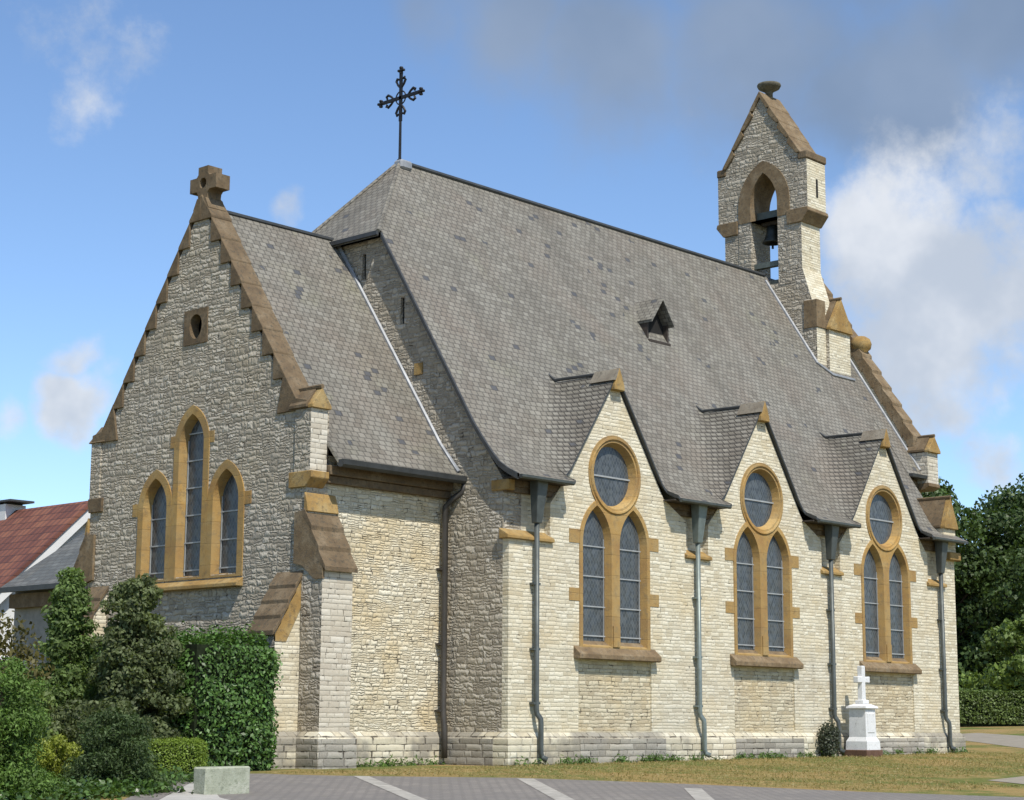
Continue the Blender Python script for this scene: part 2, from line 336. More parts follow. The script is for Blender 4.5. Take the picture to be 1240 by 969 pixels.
M['concrete'] = plain('pale concrete', (.36, .345, .31), .9, 0, .2, 2.5, .2, .004)
M['asphalt'] = plain('old grey asphalt', (.25, .222, .175), .9, 0, .2, 3, .2, .004)

def leaf_mat(name, stops, rough=.5, trans=.25, spec=.3):
    m, t, b, out = new_mat(name)
    a = t.n('ShaderNodeAttribute', None, attribute_name='tint').outputs['Fac']
    o = t.n('ShaderNodeTexCoord').outputs['Object']
    f = t.math('ADD', t.math('MULTIPLY', a, .7), t.math('MULTIPLY', t.noise(o, 1.3, 3, .6), .45))
    c = t.ramp(f, stops)
    setb(t, b, col=c, rough=rough); b.inputs['Specular IOR Level'].default_value = spec
    tr = t.n('ShaderNodeBsdfTranslucent', {0: t.mix(1.0, c, (1.3, 1.4, .6), 'MULTIPLY')})
    mx = t.n('ShaderNodeMixShader', {0: trans, 1: b.outputs[0], 2: tr.outputs[0]})
    t.t.links.new(mx.outputs[0], out.inputs[0])
    return m
def lm(name, c, k=.5, **kw):
    d = tuple(x * (1 - k) for x in c); l = tuple(x * (1 + k * 1.4) for x in c)
    return leaf_mat(name, [(.15, d), (.5, c), (.95, l)], **kw)
M['laurel'] = lm('glossy laurel leaves', (.070, .135, .030), .55, rough=.45, spec=.35)
M['holly'] = lm('dark grey green leaves', (.100, .122, .050), .55, rough=.55, trans=.35)
M['spruce'] = lm('green conifer needles', (.105, .155, .045), .5, trans=.35, rough=.6)
M['thuja'] = lm('bright thuja sprays', (.085, .145, .028), .5, rough=.6)
M['juniper'] = lm('dark juniper sprays', (.052, .082, .026), .5, rough=.6)
M['box'] = lm('clipped box leaves', (.14, .20, .028), .4)
M['lime'] = lm('yellow green shrub leaves', (.19, .22, .03), .4)
M['copper'] = lm('green and russet leaves', (.085, .075, .022), .7)
M['ivy'] = lm('ground cover leaves', (.055, .10, .022), .6, rough=.35, spec=.5)
M['oak'] = lm('dark woodland leaves', (.052, .082, .024), .55)
M['oaklight'] = lm('mid green leaves', (.11, .155, .036), .5)
M['hornbeam'] = lm('clipped hedge leaves', (.085, .12, .028), .5)
M['grassblade'] = leaf_mat('grass blades', [(.2, (.15, .145, .042)), (.5, (.26, .205, .075)), (.9, (.34, .265, .115))], trans=.3)
M['weed'] = lm('green weeds', (.07, .12, .025), .5)
M['grave_plant'] = lm('grey green evergreen', (.06, .07, .045), .5)


# ------------------------------------------------------------------ mesh helpers
class MB:
    def __init__(s): s.v = []; s.f = []; s.mi = []; s.uv = {}
    def add(s, vs, fs, mi=0):
        k = len(s.v); s.v += [tuple(p) for p in vs]
        for f in fs: s.f.append(tuple(i + k for i in f)); s.mi.append(mi)
    def box(s, x0, x1, y0, y1, z0, z1, mi=0):
        s.add([(x0, y0, z0), (x1, y0, z0), (x1, y1, z0), (x0, y1, z0), (x0, y0, z1), (x1, y0, z1), (x1, y1, z1), (x0, y1, z1)],
              [(0, 3, 2, 1), (4, 5, 6, 7), (0, 1, 5, 4), (1, 2, 6, 5), (2, 3, 7, 6), (3, 0, 4, 7)], mi)
    @staticmethod
    def P(axis, a, p):
        return (a, p[0], p[1]) if axis == 'x' else (p[0], a, p[1]) if axis == 'y' else (p[0], p[1], a)
    def prism(s, pts, axis, a0, a1, mi=0):
        n = len(pts)
        vs = [s.P(axis, a0, p) for p in pts] + [s.P(axis, a1, p) for p in pts]
        fs = [tuple(range(n)), tuple(range(2 * n - 1, n - 1, -1))] if n <= 4 else []
        if n > 4:
            for tri in tessellate_polygon([[Vector((p[0], p[1], 0)) for p in pts]]):
                fs.append(tuple(tri)); fs.append(tuple(i + n for i in tri[::-1]))
        fs += [(i, (i + 1) % n, (i + 1) % n + n, i + n) for i in range(n)]
        s.add(vs, fs, mi)
    def wall(s, outer, holes, axis, a0, a1, holes_back=None, mi=0):
        hb = holes_back or holes
        loops = [outer] + holes; lb = [outer] + hb
        for a, L in ((a0, loops), (a1, lb)):
            flat = [p for l in L for p in l]
            tris = tessellate_polygon([[Vector((p[0], p[1], 0)) for p in l] for l in L])
            s.add([s.P(axis, a, p) for p in flat], [tuple(t) for t in tris], mi)
        for l, m in zip(loops, lb):
            n = len(l)
            s.add([s.P(axis, a0, p) for p in l] + [s.P(axis, a1, p) for p in m], [(i, (i + 1) % n, (i + 1) % n + n, i + n) for i in range(n)], mi)
    def tube(s, path, r, n=10, mi=0, cap=True):
        path = [Vector(p) for p in path]; rr = r if isinstance(r, (list, tuple)) else [r] * len(path)
        rings = []
        ref = Vector((.31, .52, .79))
        for i, p in enumerate(path):
            d = (path[min(i + 1, len(path) - 1)] - path[max(i - 1, 0)]).normalized()
            a = d.cross(ref)
            if a.length < .05: a = d.cross(Vector((1, 0, 0)))
            a.normalize(); b = d.cross(a)
            rings.append([p + (a * math.cos(2 * math.pi * k / n) + b * math.sin(2 * math.pi * k / n)) * rr[i] for k in range(n)])
        vs = [q for g in rings for q in g]; fs = []
        for i in range(len(path) - 1):
            fs += [(i * n + k, i * n + (k + 1) % n, (i + 1) * n + (k + 1) % n, (i + 1) * n + k) for k in range(n)]
        if cap: fs += [tuple(range(n))[::-1], tuple(range((len(path) - 1) * n, len(path) * n))]
        s.add(vs, fs, mi)
    def lathe(s, prof, c, n=20, mi=0):
        vs = []; fs = []
        for (r, z) in prof: vs += [(c[0] + r * math.cos(2 * math.pi * k / n), c[1] + r * math.sin(2 * math.pi * k / n), c[2] + z) for k in range(n)]
        for i in range(len(prof) - 1): fs += [(i * n + k, i * n + (k + 1) % n, (i + 1) * n + (k + 1) % n, (i + 1) * n + k) for k in range(n)]
        fs += [tuple(range(n))[::-1], tuple(range((len(prof) - 1) * n, len(prof) * n))]
        s.add(vs, fs, mi)
    def build(s, name, mats, parent=None, bevel=0.0, smooth=False, recalc=True, weld=True, uvf=None, two=None):
        me = bpy.data.meshes.new(name); me.from_pydata(s.v, [], s.f)
        for m in (mats if isinstance(mats, (list, tuple)) else [mats]): me.materials.append(M[m] if isinstance(m, str) else m)
        me.polygons.foreach_set('material_index', s.mi)
        bm = bmesh.new(); bm.from_mesh(me)
        if weld: bmesh.ops.remove_doubles(bm, verts=bm.verts, dist=1e-4)
        if recalc: bmesh.ops.recalc_face_normals(bm, faces=bm.faces)
        if two:
            me.materials.append(M[two])
            bm.normal_update()
            for f in bm.faces:
                if abs(f.normal.x) > .75: f.material_index = 1
        if bevel:
            es = [e for e in bm.edges if len(e.link_faces) == 2 and e.calc_face_angle(0) > .6]
            bmesh.ops.bevel(bm, geom=es, offset=bevel, segments=1, affect='EDGES', clamp_overlap=True)
        if uvf:
            ul = bm.loops.layers.uv.new('UVMap')
            for f in bm.faces:
                c = f.calc_center_median()
                for l in f.loops: l[ul].uv = uvf(l.vert.co, c, f.normal)
        bm.to_mesh(me); bm.free()
        if smooth: me.polygons.foreach_set('use_smooth', [True] * len(me.polygons))
        o = bpy.data.objects.new(name, me); COL.objects.link(o)
        if parent: o.parent = parent
        return o

def tag(o, label=None, cat=None, group=None, kind=None):
    for k, v in (('label', label), ('category', cat), ('group', group), ('kind', kind)):
        if v: o[k] = v
    return o
def empty(name, loc=(0, 0, 0)):
    o = bpy.data.objects.new(name, None); COL.objects.link(o); o.location = loc; o.empty_display_size = .3
    return o
def lerp(a, b, t): return a + (b - a) * t


# ------------------------------------------------------------------ ground
def terr(x, y):
    z = .007 * np.clip(x, -40, 60)
    z = z + np.where(y < -1, .03 * (np.maximum(y, -30) + 1), 0)
    z = z + np.where(x > 16.5, .025 * (np.minimum(x, 42) - 16.5), 0)
    return z
def T(x, y): return float(terr(np.float64(x), np.float64(y)))
def ground():
    xs = sorted(set([-700, -300, -120, -60, -40] + list(np.arange(-30, 16, 2.0)) + [16.5] + list(np.arange(18, 42, 2.0)) + [42, 60, 90, 160, 400, 900]))
    ys = sorted(set([-600, -200, -80, -30] + list(np.arange(-28, -1, 3.0)) + [-1] + list(np.arange(1, 40, 3.0)) + [60, 120, 300, 900]))
    mb = MB(); n = len(ys)
    mb.v = [(x, y, T(x, y)) for x in xs for y in ys]
    for i in range(len(xs) - 1):
        for j in range(n - 1):
            mb.f.append((i * n + j, (i + 1) * n + j, (i + 1) * n + j + 1, i * n + j + 1)); mb.mi.append(0)
    tag(mb.build('ground', 'lawn', recalc=False, weld=False), kind='structure')
ground()
def sheet(name, pts, mat, dz, kind='structure'):
    mb = MB(); mb.add([(x, y, T(x, y) + dz) for x, y in pts], [tuple(range(len(pts)))])
    return tag(mb.build(name, mat), kind=kind)
sheet('paving', [(-1.0, -7.9), (-2.05, -5.1), (-3.2, -3.15), (-5.2, -1.75), (-6.0, -1.0), (-8.2, -1.0), (-16, -9), (-20, -30), (4, -30), (1.5, -12)], 'paving', .006)
sheet('paving', [(-6.0, -1.0), (-5.9, -.3), (-6.6, .25), (-8.0, .4), (-8.2, -1.0)], 'paving', .006)
for a, b_, w in (((-5.25, -1.8), (-9.6, -8.0), .12), ((-3.25, -3.36), (-8.3, -9.0), .13), ((-2.80, -6.25), (-6.6, -9.5), .13)):
    d = Vector((b_[0] - a[0], b_[1] - a[1])).normalized(); n_ = Vector((-d.y, d.x)) * w
    sheet('parking_line', [(a[0] - n_.x, a[1] - n_.y), (b_[0] - n_.x, b_[1] - n_.y), (b_[0] + n_.x, b_[1] + n_.y), (a[0] + n_.x, a[1] + n_.y)], 'linepaint', .011)
sheet('pavement', [(-8.15, -1.5), (-7.3, -1.05), (-8.5, -2.2), (-10.2, -4.6), (-12, -9), (-14, -9), (-11.5, -5.0)], 'concrete', .011)
sheet('path', [(16.5, -2.2), (18.37, -.99), (24.1, 4.3), (27, 7.4), (30, 7.0), (27.74, 4.2), (22.5, -.95), (20.5, -.99)], 'asphalt', .006)
sheet('path', [(3.2, -9.0), (4.14, -7.24), (6.2, -6.86), (13, -6.6), (16.4, -6.8), (13, -9.2)], 'asphalt', .007)

# ------------------------------------------------------------------ church
CH = empty('church')
tag(CH, 'pale limestone village church with grey slate roof and bell gable', 'church')
L = 16.3; WN = 9.54; YR = 4.77; ZR = 12.62; S57 = 1.577
XC = [3.06, 8.06, 13.06]; HW = 1.585; ZDR = 7.62; SD = 1.46
D = 3.514; YC = 4.867; ZCR = 10.55

def arch(cx, z0, zs, hw, rise, n=10):
    """pointed-arch loop from bottom-left, counter-clockwise seen with u right, z up"""
    r = (hw * hw + rise * rise) / (2 * hw)
    a1 = math.atan2(rise, r - hw)
    right = [(cx + hw - r + r * math.cos(a1 * i / n), zs + r * math.sin(a1 * i / n)) for i in range(n + 1)]
    left = [(2 * cx - p[0], p[1]) for p in right[-2::-1]]
    return [(cx - hw, z0), (cx + hw, z0)] + right + left
def circ(cx, cz, r, n=36): return [(cx + r * math.cos(2 * math.pi * i / n), cz + r * math.sin(2 * math.pi * i / n)) for i in range(n)]

ZRO = 5.56; RR = .80
def win_outline(xc, shrink=0.0):
    """outer outline of a two-light window with a rose above"""
    hw = 1.075 - shrink; z0 = 2.16 + shrink
    lx = .555; ohw = hw - lx; rise = .84 - shrink; zs = 4.2
    r = (ohw * ohw + rise * rise) / (2 * ohw); a1 = math.atan2(rise, r - ohw)
    R = RR - shrink
    arc = [(lx + ohw - r + r * math.cos(a1 * i / 24), zs + r * math.sin(a1 * i / 24)) for i in range(25)]
    pts = [(hw, z0)]
    for p in arc:
        if math.hypot(p[0], p[1] - ZRO) < R: break
        pts.append(p)
    a0 = math.atan2(pts[-1][1] - ZRO, pts[-1][0]) + .06
    pts += [(R * math.cos(lerp(a0, math.pi / 2, i / 18)), ZRO + R * math.sin(lerp(a0, math.pi / 2, i / 18))) for i in range(19)]
    left = [(-p[0], p[1]) for p in pts[::-1][1:]]
    return [(xc + p[0], p[1]) for p in [(-hw, z0)] + pts + left[:-1]]

# --- nave walls
def nave_walls():
    mb = MB()
    out = [(0, -.4), (L, -.4), (L, 4.9), (L - .55, 4.9), (15.75, 4.9), (15.75, 4.2), (15.0, 4.2), (15.0, 4.85)]
    for i in (2, 1, 0):
        x = XC[i]
        out += [(x + 1.56, 5.25), (x + .0, 7.525), (x - 1.56, 5.25)]
        if i: out += [(x - 1.95, 4.85), (x - 1.95, 4.2), (x - 2.70, 4.2), (x - 2.70, 4.85)]
    out += [(1.15, 4.85), (1.15, 4.2), (0, 4.2)]
    holes = []
    for x in XC:
        holes.append(win_outline(x, .03))
        holes.append([(x - 1.10, .62), (x + 1.12, .62), (x + 1.12, 1.94), (x - 1.10, 1.94)])
    mb.wall(out, holes, 'y', 0, .15)
    mb.box(.502, L - .01, .152, .5, -.4, 5.2)
    mb.build('nave_wall', 'coursed', CH)
    # pier rising at the far corner, with a gabled cap
    p = MB(); p.box(15.75, L + .02, -.05, .5, 4.902, 5.56); p.build('corner_pier', 'coursed', CH)
    # east wall round the half hip, with slits
    e = MB()
    prof = [(.152, -.4), (WN, -.4), (WN, 5.15), (8.83, 6.05), (6.03, 10.42), (3.55, 10.42), (.72, 6.0), (.18, 5.25), (.152, 5.2)]
    e.wall(prof, [[(y - .055, z0), (y + .055, z0), (y + .055, z1), (y - .055, z1)] for y, z0, z1 in ((4.04, 9.62, 10.15), (2.90, 8.53, 9.07))], 'x', 0, .5)
    e.build('nave_wall', 'rubble', CH)
    for y_, za_, zb_ in ((4.04, 9.62, 10.15), (2.90, 8.53, 9.07)):
        v = MB(); v.box(.07, .10, y_ - .07, y_ + .07, za_ - .02, zb_ + .02); v.build('slit_backing', 'darkvoid', CH)
    n = MB(); n.box(.502, L, WN - .5, WN, -.4, 5.2); n.build('nave_wall', 'coursed', CH)
    w = MB(); w.wall([(.505, -.4), (WN - .505, -.4), (WN - .505, 5.3), (YR, 12.2), (.505, 5.3)], [], 'x', L - .5, L - .012); w.build('nave_wall', 'coursed', CH)
    put = MB()
    put.box(-.03, .05, 2.30, 2.52, 7.45, 7.68); put.build('putlog_stone', 'ochre_plain', CH)
    for i, x in enumerate(XC):
        f = MB(); f.box(x - 1.2, x + 1.2, .035, .13, .55, 1.98); f.build('infill_panel', 'infill', CH)
nave_walls()

# --- plinth round everything
def sweep(mb, path, prof, closed=True):
    n = len(path); vs = []; k = len(prof)
    for i in range(n):
        p = Vector(path[i])
        d0 = (p - Vector(path[i - 1])).normalized() if (closed or i) else None
        d1 = (Vector(path[(i + 1) % n]) - p).normalized() if (closed or i < n - 1) else None
        d0 = d0 or d1; d1 = d1 or d0
        n0 = Vector((-d0.y, d0.x)); n1 = Vector((-d1.y, d1.x))
        m = (n0 + n1).normalized(); m = m / max(.3, m.dot(n0))
        for (o, z) in prof: vs.append((p.x + m.x * o, p.y + m.y * o, z))
    fs = []
    for i in range(n if closed else n - 1):
        for j in range(k - 1): fs.append((i * k + j, ((i + 1) % n) * k + j, ((i + 1) % n) * k + j + 1, i * k + j + 1))
    mb.add(vs, fs)
BX0, BX1 = -4.10, -D
half = [(0, 1.62), (-2.84, 1.62), (-2.84, 1.1), (-3.55, 1.1), (-3.55, 1.66), (-4.1, 1.66), (-4.1, 2.31), (-D, 2.31)]
foot = half + [(x, 2 * YC - y) for x, y in half[::-1]] + [(0, WN), (L, WN), (L, 7.94), (17.6, 7.94), (17.6, 1.6), (L, 1.6), (L, 0), (0, 0)]
pl = MB(); sweep(pl, foot, [(.09, -.4), (.09, .48), (.075, .50), (.015, .59), (.0, .595), (-.2, .597)]); pl.build('plinth', 'plinth', CH, smooth=False)
def dark_stones(x0, x1, y0, y1, label='darker unwashed plinth stones'):
    m = MB(); m.box(x0, x1, y0, y1, -.2, .475); tag(m.build('plinth_panel', 'dresseddark', CH), label)
for xc, a, b in ((3.06, -1.15, 1.45), (8.06, -1.2, 1.3), (13.06, -1.3, 1.35)): dark_stones(xc + a, xc + b, -.097, -.05)
dark_stones(-.097, -.05, .28, 1.50)
dark_stones(-3.637, -2.76, 1.003, 1.06)
dark_stones(-3.647, -3.60, 1.012, 1.565)

# --- windows of the nave
def nave_window(xc):
    mb = MB(); y0, y1 = -.022, .152
    hf = [arch(xc - .555, 2.22, 4.2, .43, .73), arch(xc + .555, 2.22, 4.2, .43, .73), circ(xc, ZRO, .66)]
    hb = [arch(xc - .555, 2.30, 4.2, .37, .65), arch(xc + .555, 2.30, 4.2, .37, .65), circ(xc, ZRO, .575)]
    mb.wall(win_outline(xc), hf, 'y', y0, y1, hb)
    for s in (-1, 1):
        for z0, z1 in ((4.16, 4.42), (3.06, 3.30)):
            a, b = sorted((xc + s * 1.06, xc + s * 1.37)); mb.box(a, b, -.012, .1, z0, z1)
    # raised roll mouldings round the rose and on the mullion foot
    ring = [(xc + .735 * math.cos(a), -.022, ZRO + .735 * math.sin(a)) for a in np.linspace(0, 2 * math.pi, 41)]
    mb.tube(ring, .032, 6, cap=False)
    mb.box(xc - .10, xc + .10, -.05, .0, 2.22, 2.62)
    fr = mb.build('window', 'ochre', CH)
    for h in (arch(xc - .555, 2.2, 4.2, .40, .70), arch(xc + .555, 2.2, 4.2, .40, .70), circ(xc, ZRO, .62)):
        g = MB(); g.prism([(p[0], p[1]) for p in h], 'y', .125, .14); g.build('pane', 'glass', fr)
    for s in (-1, 1):
        c = xc + s * .555; b = MB()
        for z in (2.42, 2.98, 3.56, 4.14): b.box(c - .37, c + .37, .098, .122, z - .012, z + .012)
        b.box(c + .325, c + .337, .10, .121, 2.34, 4.3)
        b.build('glazing_bar', 'bar', fr)
    b = MB(); b.box(xc - .60, xc + .60, .098, .122, ZRO - .035, ZRO - .003); b.build('glazing_bar', 'bar', fr)
    s_ = MB(); s_.prism([(-.17, 1.97), (-.17, 2.06), (.13, 2.33), (.13, 2.02), (-.12, 1.955)], 'x', xc - 1.24, xc + 1.24); s_.build('sill', 'sillstone', fr, bevel=.008)
for x in XC: nave_window(x)

# --- niches: ledges and cornices under the eaves
NICHE = [(0.0, 1.15, -.10, 1.2), (5.36, 6.11, 5.30, 6.16), (10.36, 11.11, 10.30, 11.16), (15.0, 15.75, 14.94, 15.8)]
EAVE = [(-.02, 1.50), (4.61, 6.51), (9.61, 11.51), (14.61, 15.74)]
for k, (a, b, c, d) in enumerate(NICHE):
    mb = MB(); mb.prism([(-.075, 4.10), (-.075, 4.165), (.16, 4.30), (.16, 4.10)], 'x', c, d); mb.build('ledge_stone', 'ochre_plain', CH, bevel=.01)
    e0, e1 = EAVE[k]
    mb = MB(); mb.box(e0 + .0, e1, -.29, .145, 5.205, 5.232); mb.build('soffit', 'oldwood', CH)
    mb = MB(); mb.box(e0 + .0, e1, .02, .15, 5.08, 5.20); mb.box(e0 + .0, e1, .06, .149, 4.98, 5.078); mb.build('cornice', 'brownstone', CH)
kb = MB(); kb.box(-.04, .14, -.02, .42, 5.0, 5.2); kb.build('kneeler_stone', 'ochre_plain', CH, bevel=.01)

# --- nave roof: main slope with three swept dormers
PY = np.array([-.36, .05, .35, .75, 4.77]); PZ = np.array([5.25, 5.45, 5.77, 6.28, 12.62])
PS = np.concatenate([[0], np.cumsum(np.hypot(np.diff(PY), np.diff(PZ)))])
def zmain(y): return np.interp(y, PY, PZ)
def zdorm(x): return max(ZDR - SD * abs(x - c) for c in XC)
def zroof(x, y):
    a = float(zmain(y)); b = zdorm(x)
    q = min(1, max(0, (y + .30) / .9)); k = .06 + 1.25 * q * q * (3 - 2 * q)
    e = min(1, min(abs(x - c) for c in XC) / .55); k *= .16 + .84 * e * e * (3 - 2 * e)
    h = max(k - abs(a - b), 0) / k
    return max(a, b) + h * h * k / 4
def zhip(x): return 10.50 + (x + .2) * (ZR - 10.50) / 1.85
def nave_roof():
    eps = .004
    xs = set(np.round(np.arange(-.12, L + .10, .11), 4)) | {L + .10, 1.65}
    for c in XC:
        for s in (-1, 1): xs |= {c + s * (HW - eps), c + s * (HW + eps)}
        xs.add(c)
        xs = {x for x in xs if not (0 < abs(abs(x - c) - HW) < .003) and not (0 < abs(x - c) < .03)}
    xs = sorted(xs); NJ = 64
    top = []
    for x in xs:
        ind = any(abs(x - c) < HW for c in XC)
        y0 = -.085 if ind else -.36
        y1 = YR if x >= 1.65 else YR - (ZR - zhip(x)) / S57
        for j in range(NJ + 1):
            t = j / NJ; t = t ** 1.25; y = lerp(y0, y1, t)
            z = zroof(x, y) if y < 3.2 else float(zmain(y))
            z += .012 * math.sin(x * 1.1) * math.sin(y * 1.7)          # gentle sag of the old rafters
            if j == NJ: z = ZR if x >= 1.65 else zhip(x)
            top.append((x, y, z))
    n = NJ + 1; nt = len(top); mb = MB()
    mb.v = top + [(x, y, z - .06) for x, y, z in top]
    for i in range(len(xs) - 1):
        for j in range(NJ):
            a, b, c, d = i * n + j, (i + 1) * n + j, (i + 1) * n + j + 1, i * n + j + 1
            mb.f += [(a, b, c, d), (a + nt, d + nt, c + nt, b + nt)]; mb.mi += [0, 1]
    m = len(xs)
    for i in range(m - 1):
        a, b = i * n, (i + 1) * n; mb.f.append((a, a + nt, b + nt, b)); mb.mi.append(1)
    for j in range(NJ):
        a, b = j, j + 1; mb.f.append((a, b, b + nt, a + nt)); mb.mi.append(1)
        a, b = (m - 1) * n + j, (m - 1) * n + j + 1; mb.f.append((b, a, a + nt, b + nt)); mb.mi.append(1)
    def uvf(co, c, nr):
        ym = float(np.interp(co.z, PZ, PY)); s = 0
        k = min(XC, key=lambda q: abs(q - c.x))
        s = 1 if c.x < k else -1
        return (co.x + s * max(0, ym - co.y), float(np.interp(co.z, PZ, PS)))
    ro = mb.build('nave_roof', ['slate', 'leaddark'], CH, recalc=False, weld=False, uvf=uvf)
    at = ro.data.attributes.new('swept', 'FLOAT', 'POINT')  # where the slate colour carries extra lap shadow
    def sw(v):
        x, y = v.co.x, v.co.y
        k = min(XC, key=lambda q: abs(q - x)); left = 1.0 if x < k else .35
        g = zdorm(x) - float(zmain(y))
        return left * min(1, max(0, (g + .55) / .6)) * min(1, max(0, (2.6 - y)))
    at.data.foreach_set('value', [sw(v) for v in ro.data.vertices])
    # half hip, north slope
    hp = MB()
    y0 = YR - (ZR - zhip(-.22)) / S57
    hp.add([(-.22, y0, zhip(-.22)), (-.22, 2 * YR - y0, zhip(-.22)), (1.65, YR, ZR), (-.22, y0, zhip(-.22) - .1), (-.22, 2 * YR - y0, zhip(-.22) - .1), (1.65, YR, ZR - .1)],
           [(0, 2, 1), (3, 4, 5), (0, 1, 4, 3), (1, 2, 5, 4), (2, 0, 3, 5)])
    hp.build('nave_roof', 'slate', CH, uvf=lambda co, c, nr: (co.y, co.z * 1.33))
    nn = MB(); yn = 2 * YR - y0
    nn.add([(-.12, yn, zhip(-.22)), (-.12, 9.9, 5.25), (L + .1, 9.9, 5.25), (L + .1, YR, ZR), (1.65, YR, ZR)], [(0, 1, 2, 3, 4)])
    nn.add([(-.12, yn, zhip(-.22) - .1), (-.12, 9.9, 5.15), (L + .1, 9.9, 5.15), (L + .1, YR, ZR - .1), (1.65, YR, ZR - .1)], [(4, 3, 2, 1, 0)])
    nn.build('nave_roof', 'slate', CH, uvf=lambda co, c, nr: (co.x, co.z * 1.2))
    # ridge and hip cappings, verge boards
    r = MB(); r.tube([(1.6, YR, ZR + .02), (15.22, YR, ZR + .02)], .055, 8); r.build('ridge_capping', 'leaddark', CH)
    h = MB(); h.tube([(-.22, y0, zhip(-.22) + .01), (1.65, YR, ZR + .02)], .045, 6); h.tube([(-.22, 2 * YR - y0, zhip(-.22) + .01), (1.65, YR, ZR + .02)], .045, 6)
    h.build('hip_capping', 'slate', CH, uvf=lambda co, c, nr: (co.y, co.z * 1.3))
    lf = MB(); lf.box(1.55, 1.9, YR - .16, YR + .10, ZR - .16, ZR + .045); lf.build('ridge_flashing', 'leadlight', CH, bevel=.04)
    v = MB()
    vp = [(-.17, float(np.interp(s, PS, PY)), float(np.interp(s, PS, PZ))) for s in np.linspace(0, PS[-1] - 2.3, 26)]
    vp = [p for p in vp if p[2] < 10.5]
    for (x, y, z), (x2, y2, z2) in zip(vp[:-1], vp[1:]):
        v.add([(x, y, z + .012), (x, y2, z2 + .012), (x, y2, z2 - .10), (x, y, z - .10), (x + .05, y, z + .012), (x + .05, y2, z2 + .012), (x + .05, y2, z2 - .10), (x + .05, y, z - .10)],
              [(0, 1, 2, 3), (7, 6, 5, 4), (0, 4, 5, 1), (3, 2, 6, 7)])
    v.box(-.27, -.22, y0, 2 * YR - y0, zhip(-.22) - .075, zhip(-.22) + .01)
    v.build('verge_board', 'leaddark', CH)
nave_roof()
# dormer verges and gable caps
for x in XC:
    c = MB(); c.prism([(x - .16, 7.26), (x + .16, 7.26), (x + .15, 7.36), (x, 7.71), (x - .15, 7.36)], 'y', -.15, .02)
    c.build('gable_cap', 'ochre_plain', CH, bevel=.01)
    rc = MB(); rc.prism([(x - .17, ZDR - .17), (x + .17, ZDR - .17), (x, ZDR + .085)], 'y', -.14, .50); rc.build('ridge_stone', 'ridgestone', CH)
    rl = MB(); rl.tube([(x, .50, ZDR + .03), (x, 1.55, ZDR + .05), (x, 1.80, ZDR + .22)], .034, 6); rl.build('ridge_capping', 'leaddark', CH)
# gutters and downpipes of the nave
for k, (e0, e1) in enumerate([(-.10, 1.38), (4.70, 6.38), (9.70, 11.38), (14.70, L - .15)]):
    g = MB(); g.prism([(-.425, 5.245), (-.42, 5.20), (-.395, 5.175), (-.36, 5.175), (-.335, 5.20), (-.335, 5.245)], 'x', e0, e1)
    g.build('gutter', 'zinc', CH)
for k, px in enumerate((.66, 5.62, 10.58, 15.45)):
    mat = 'zinc_green' if k == 1 else 'zinc'
    p = MB()
    p.tube([(px, -.10, 4.45), (px, -.10, 1.0), (px + .01, -.11, .93), (px + .05, -.16, .84), (px + .055, -.165, .76), (px + .055, -.165, T(px, 0) + .22), (px + .07, -.19, T(px, 0) + .14), (px + .12, -.26, T(px, 0) + .10)], .052, 10)
    pipe = p.build('downpipe', mat, CH, smooth=True)
    h = MB()
    h.add([(px - .15, -.27, 5.22), (px + .15, -.27, 5.22), (px + .15, -.04, 5.22), (px - .15, -.04, 5.22), (px - .075, -.17, 4.42), (px + .075, -.17, 4.42), (px + .075, -.025, 4.42), (px - .075, -.025, 4.42)],
          [(0, 1, 2, 3), (7, 6, 5, 4), (0, 4, 5, 1), (1, 5, 6, 2), (2, 6, 7, 3), (3, 7, 4, 0)])
    h.build('hopper', mat, pipe, bevel=.012)
    for z in (3.3, 2.1, 1.12):
        b = MB(); b.box(px - .09, px + .09, -.12, .0, z - .02, z + .02); b.build('pipe_bracket', mat, pipe)
# gabled corner cap
def gabled_cap(name, x0, x1, y0, y1, z0, z1, mat='ochre_plain', roofmat='brownstone', slope_back=None):
    xm = (x0 + x1) / 2
    m = MB(); m.prism([(x0, z0), (x1, z0), (x1, z0 + .06), (xm, z1), (x0, z0 + .06)], 'y', y0, y0 + .14)
    o = m.build(name, mat, CH, bevel=.008)
    r = MB(); r.prism([(x0 - .03, z0 + .02), (x1 + .03, z0 + .02), (x1 + .03, z0 + .07), (xm, z1 + .03), (x0 - .03, z0 + .07)], 'y', y0 + .142, y1)
    r.tube([(xm, y0 + .0, z1 + .02), (xm, y1, z1 + .02)], .045, 6)
    r.build('cap_roof', roofmat, o)
    return o
gabled_cap('pier_cap', 15.72, L + .06, -.12, .95, 5.56, 6.33)
kc = MB(); kc.box(L - .45, L + .08, -.16, .02, 4.78, 4.98); kc.build('corbel_stone', 'ochre_plain', CH, bevel=.02)

